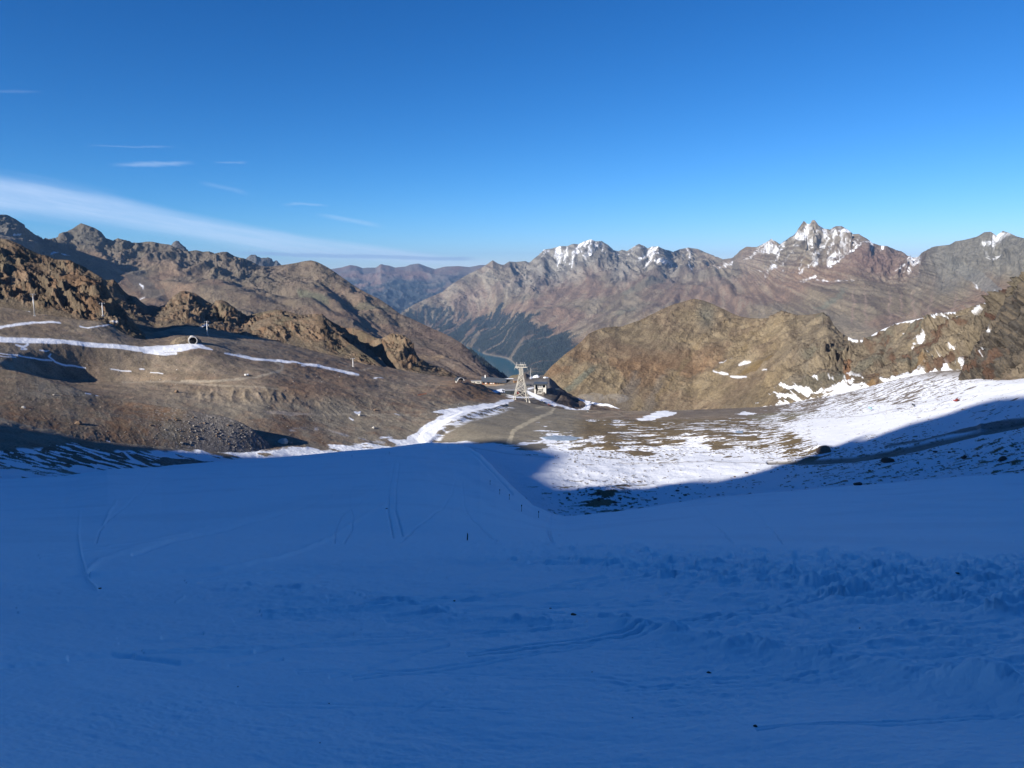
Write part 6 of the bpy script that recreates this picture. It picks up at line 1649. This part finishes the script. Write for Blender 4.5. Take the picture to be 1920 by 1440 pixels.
rock('boulder', 1662, 866, 24, 'dark', 'widest dark rock mound in the shaded snow at right', hs=.6)
rock('boulder', 1807, 860, 10, 'dark', 'dark round boulder in the shaded snow near the right edge')
rock('boulder', 1880, 863, 12, 'dark', 'dark boulder nearest the right edge of the shaded snow')
rock('boulder', 1608, 909, 16, 'dark', 'flat dark rock on the lip of the piste at right', hs=.6)
def scatter():
    rng = random.Random(21)
    def many(n, fn, kind, size, label, group, name='boulder', hs=(.6, 1.0)):
        done = 0; tries = 0
        while done < n and tries < n * 20:
            tries += 1
            q = fn(rng)
            if q is None: continue
            rock(name, q[0], q[1], size(rng, *q), kind if isinstance(kind, str) else rng.choice(kind), label, 'boulder', group, hs=rng.uniform(*hs)); done += 1
    def mor(r):
        x = r.gauss(400, 55); y = r.gauss(808, 22)
        top_ = np.interp(x, [250, 350, 440, 480], [765, 775, 790, 810]); bot_ = np.interp(x, [250, 300, 440, 480], [838, 846, 858, 856])
        return (x, y) if 255 < x < 480 and top_ < y < bot_ else None
    many(62, mor, 'grey', lambda r, x, y: r.uniform(2.2, 4.2) * (1 if r.random() < .85 else 1.7), 'grey block in the rubble field at the right end of the moraine', 'grey blocks of the moraine rubble field')
    many(20, mor, 'brown', lambda r, x, y: r.uniform(2.2, 5), 'brown block in the rubble field at the right end of the moraine', 'brown blocks of the moraine rubble field')
    def sl(r):
        x = r.uniform(0, 880); y = r.uniform(655, 850)
        if y > np.interp(x, [0, 250, 350, 480, 640, 800, 880], [690, 740, 755, 845, 835, 815, 750]) or y < np.interp(x, [0, 300, 450, 700, 880], [662, 680, 690, 712, 725]): return None
        return (x, y)
    many(48, sl, 'grey', lambda r, x, y: r.uniform(1.4, 3.0), 'small loose grey boulder scattered over the brown slope above the piste', 'loose boulders on the left slope')
    def mo2(r):
        x = r.uniform(0, 300); y = r.uniform(700, 820)
        return (x, y) if y > np.interp(x, [0, 130, 300], [700, 735, 770]) else None
    many(14, sl, 'pale', lambda r, x, y: r.uniform(1.2, 2.4), 'small whitish boulder scattered over the brown slope above the piste', 'whitish boulders on the left slope')
    many(20, mo2, 'grey', lambda r, x, y: r.uniform(1.2, 2.6), 'small grey stone lying on the face of the moraine', 'stones on the moraine face')
    def ba(r):
        x = r.uniform(1110, 1920); y = r.uniform(835, 945)
        lo_ = np.interp(x, [1110, 1200, 1400, 1600, 1800, 1920], [955, 946, 920, 903, 885, 878]); up_ = np.interp(x, [1110, 1300, 1440, 1560, 1700, 1920], [925, 905, 880, 868, 850, 815])
        return (x, y) if up_ < y < lo_ else None
    many(78, ba, 'dark', lambda r, x, y: r.uniform(1.8, 5.5) * (1 if r.random() < .88 else 1.7), 'dark rust brown rock poking out of the shaded snow in the basin', 'dark rocks in the shaded snow', hs=(.35, .7))
    def bm_(r):
        x = r.gauss(1130, 45); y = r.gauss(930, 9)
        return (x, y) if 1060 < x < 1260 and 912 < y < 954 - abs(x - 1130) * .03 else None
    many(34, bm_, 'dark', lambda r, x, y: r.uniform(3, 9), 'dark rock among the heap of stones beyond the piste lip', 'dark rocks of the heap beyond the piste lip', hs=(.3, .55))
scatter()
def rubble():
    """the small debris nobody could count, as one object"""
    rng = random.Random(8); bm = newbm(); n = 0
    while n < 900:
        if n % 3 < 2: x = rng.gauss(395, 62); y = rng.gauss(808, 24)
        else: x = rng.uniform(0, 620); y = rng.uniform(690, 850)
        if y > np.interp(x, [0, 130, 300, 440, 520, 620], [800, 820, 846, 858, 852, 846]) or y < np.interp(x, [0, 130, 350, 440, 480, 620], [700, 735, 775, 790, 740, 735]): continue
        p = hit(x, y); w_ = math.hypot(p.x, p.y) / F * rng.uniform(.35, 1.15)
        m = Matrix.Translation(p) @ Matrix.Rotation(rng.uniform(0, 6), 4, 'Z') @ Matrix.Rotation(rng.uniform(-.5, .5), 4, 'X') @ Matrix.Diagonal(Vector((w_, w_ * .8, w_ * .7, 1)))
        bmesh.ops.create_icosphere(bm, subdivisions=1, radius=1, matrix=m)
        n += 1
    o = link('rubble', bm, GREYR); o['kind'] = 'stuff'; o['label'] = 'small grey rubble spread over the moraine and the slope behind it'; o['category'] = 'rubble'
rubble()
# dirt and stones on the near snow
for k, (px, py, w_, lab) in enumerate([(1076, 1154, 12, 'dark clod lying on the ploughed snow right of centre'), (1417, 1362, 9, 'small dark stone on the smooth snow at lower right'), (187, 1104, 6, 'dark stone beside the left edge track'),
        (1795, 1075, 7, 'dark stone among the snow lumps at right'), (1032, 1141, 5, 'tiny dark fragment up left of the clod'), (1329, 1262, 9, 'greyish clod under the ploughed lip'), (617, 1319, 3, 'tiny dark crumb low on the smooth snow left of centre'),
        (725, 954, 4, 'dark stone beside the parallel ski tracks'), (852, 1127, 5, 'dark fragment on the ploughed snow at centre'), (1110, 1260, 3, 'tiny dark crumb below the ploughed lip'), (1612, 1178, 4, 'small dark stone in the faint wheel track at right'), (1186, 1346, 3, 'tiny dark crumb on the lower snow'), (446, 1288, 3, 'tiny dark crumb on the snow at lower left'), (600, 1393, 3, 'tiny dark crumb near the bottom edge')]):
    rock('stone', px, py, w_, 'dark', lab, 'stone', None, hs=.6, sink=.3)
p = hit(876, 1013); bm = newbm()
tube(bm, (0, 0, -.1), (.03, 0, .38), .045, .035, 6); tube(bm, (.03, 0, .38), (.0, .02, .47), .035, .01, 6)
o = link('wooden_stake', bm, BLACK, None); o.location = p; tag(o, 'short dark stake stuck in the ploughed snow edge near the centre', 'stake')

# ---------------------------------------------------------------- snow mist over the snow guns
def mist():
    bm = newbm()
    c0 = hit(1112, 757)
    rng = random.Random(2)
    for k in range(9):
        q = k / 8
        m = Matrix.Translation(c0 + Vector((-8 + 52 * q, 20 + 25 * q, 4 + 3 * math.sin(k) - 6 * q))) @ Matrix.Diagonal(Vector((14 + 6 * rng.random(), 12, 6 + 3 * rng.random(), 1)))
        bmesh.ops.create_icosphere(bm, subdivisions=3, radius=1, matrix=m)
    m = bpy.data.materials.new('snow_mist'); m.use_nodes = True
    t = m.node_tree; t.nodes.clear()
    o = t.nodes.new('ShaderNodeOutputMaterial'); v = t.nodes.new('ShaderNodeVolumePrincipled')
    v.inputs['Density'].default_value = .012; v.inputs['Color'].default_value = (.95, .97, 1, 1)
    t.links.new(v.outputs[0], o.inputs['Volume'])
    ob = link('snow_mist', bm, m); ob['kind'] = 'stuff'; ob['label'] = 'thin white mist of blown snow drifting right of the knoll'; ob['category'] = 'mist'
mist()

# ------------------------------------------------------------------ air
def haze():
    bm = bmesh.new()
    bmesh.ops.create_cube(bm, size=1)
    me = bpy.data.meshes.new('haze')
    for v in bm.verts:
        v.co = Vector((v.co.x * 66000, v.co.y * 66000 + 2000, -1900 if v.co.z < 0 else 720))
    bm.to_mesh(me); bm.free()
    m = bpy.data.materials.new('air'); m.use_nodes = True
    t = m.node_tree; t.nodes.clear()
    o = t.nodes.new('ShaderNodeOutputMaterial'); v = t.nodes.new('ShaderNodeVolumePrincipled')
    v.inputs['Density'].default_value = HAZE
    v.inputs['Color'].default_value = (0.34, 0.60, 1.0, 1)
    v.inputs['Anisotropy'].default_value = 0.1
    t.links.new(v.outputs[0], o.inputs['Volume'])
    me.materials.append(m)
    ob = bpy.data.objects.new('haze', me); S.collection.objects.link(ob)
    ob['kind'] = 'stuff'; ob['label'] = 'thin blue air that veils the far mountains'; ob['category'] = 'haze'
HAZE = 2.0e-5
haze()
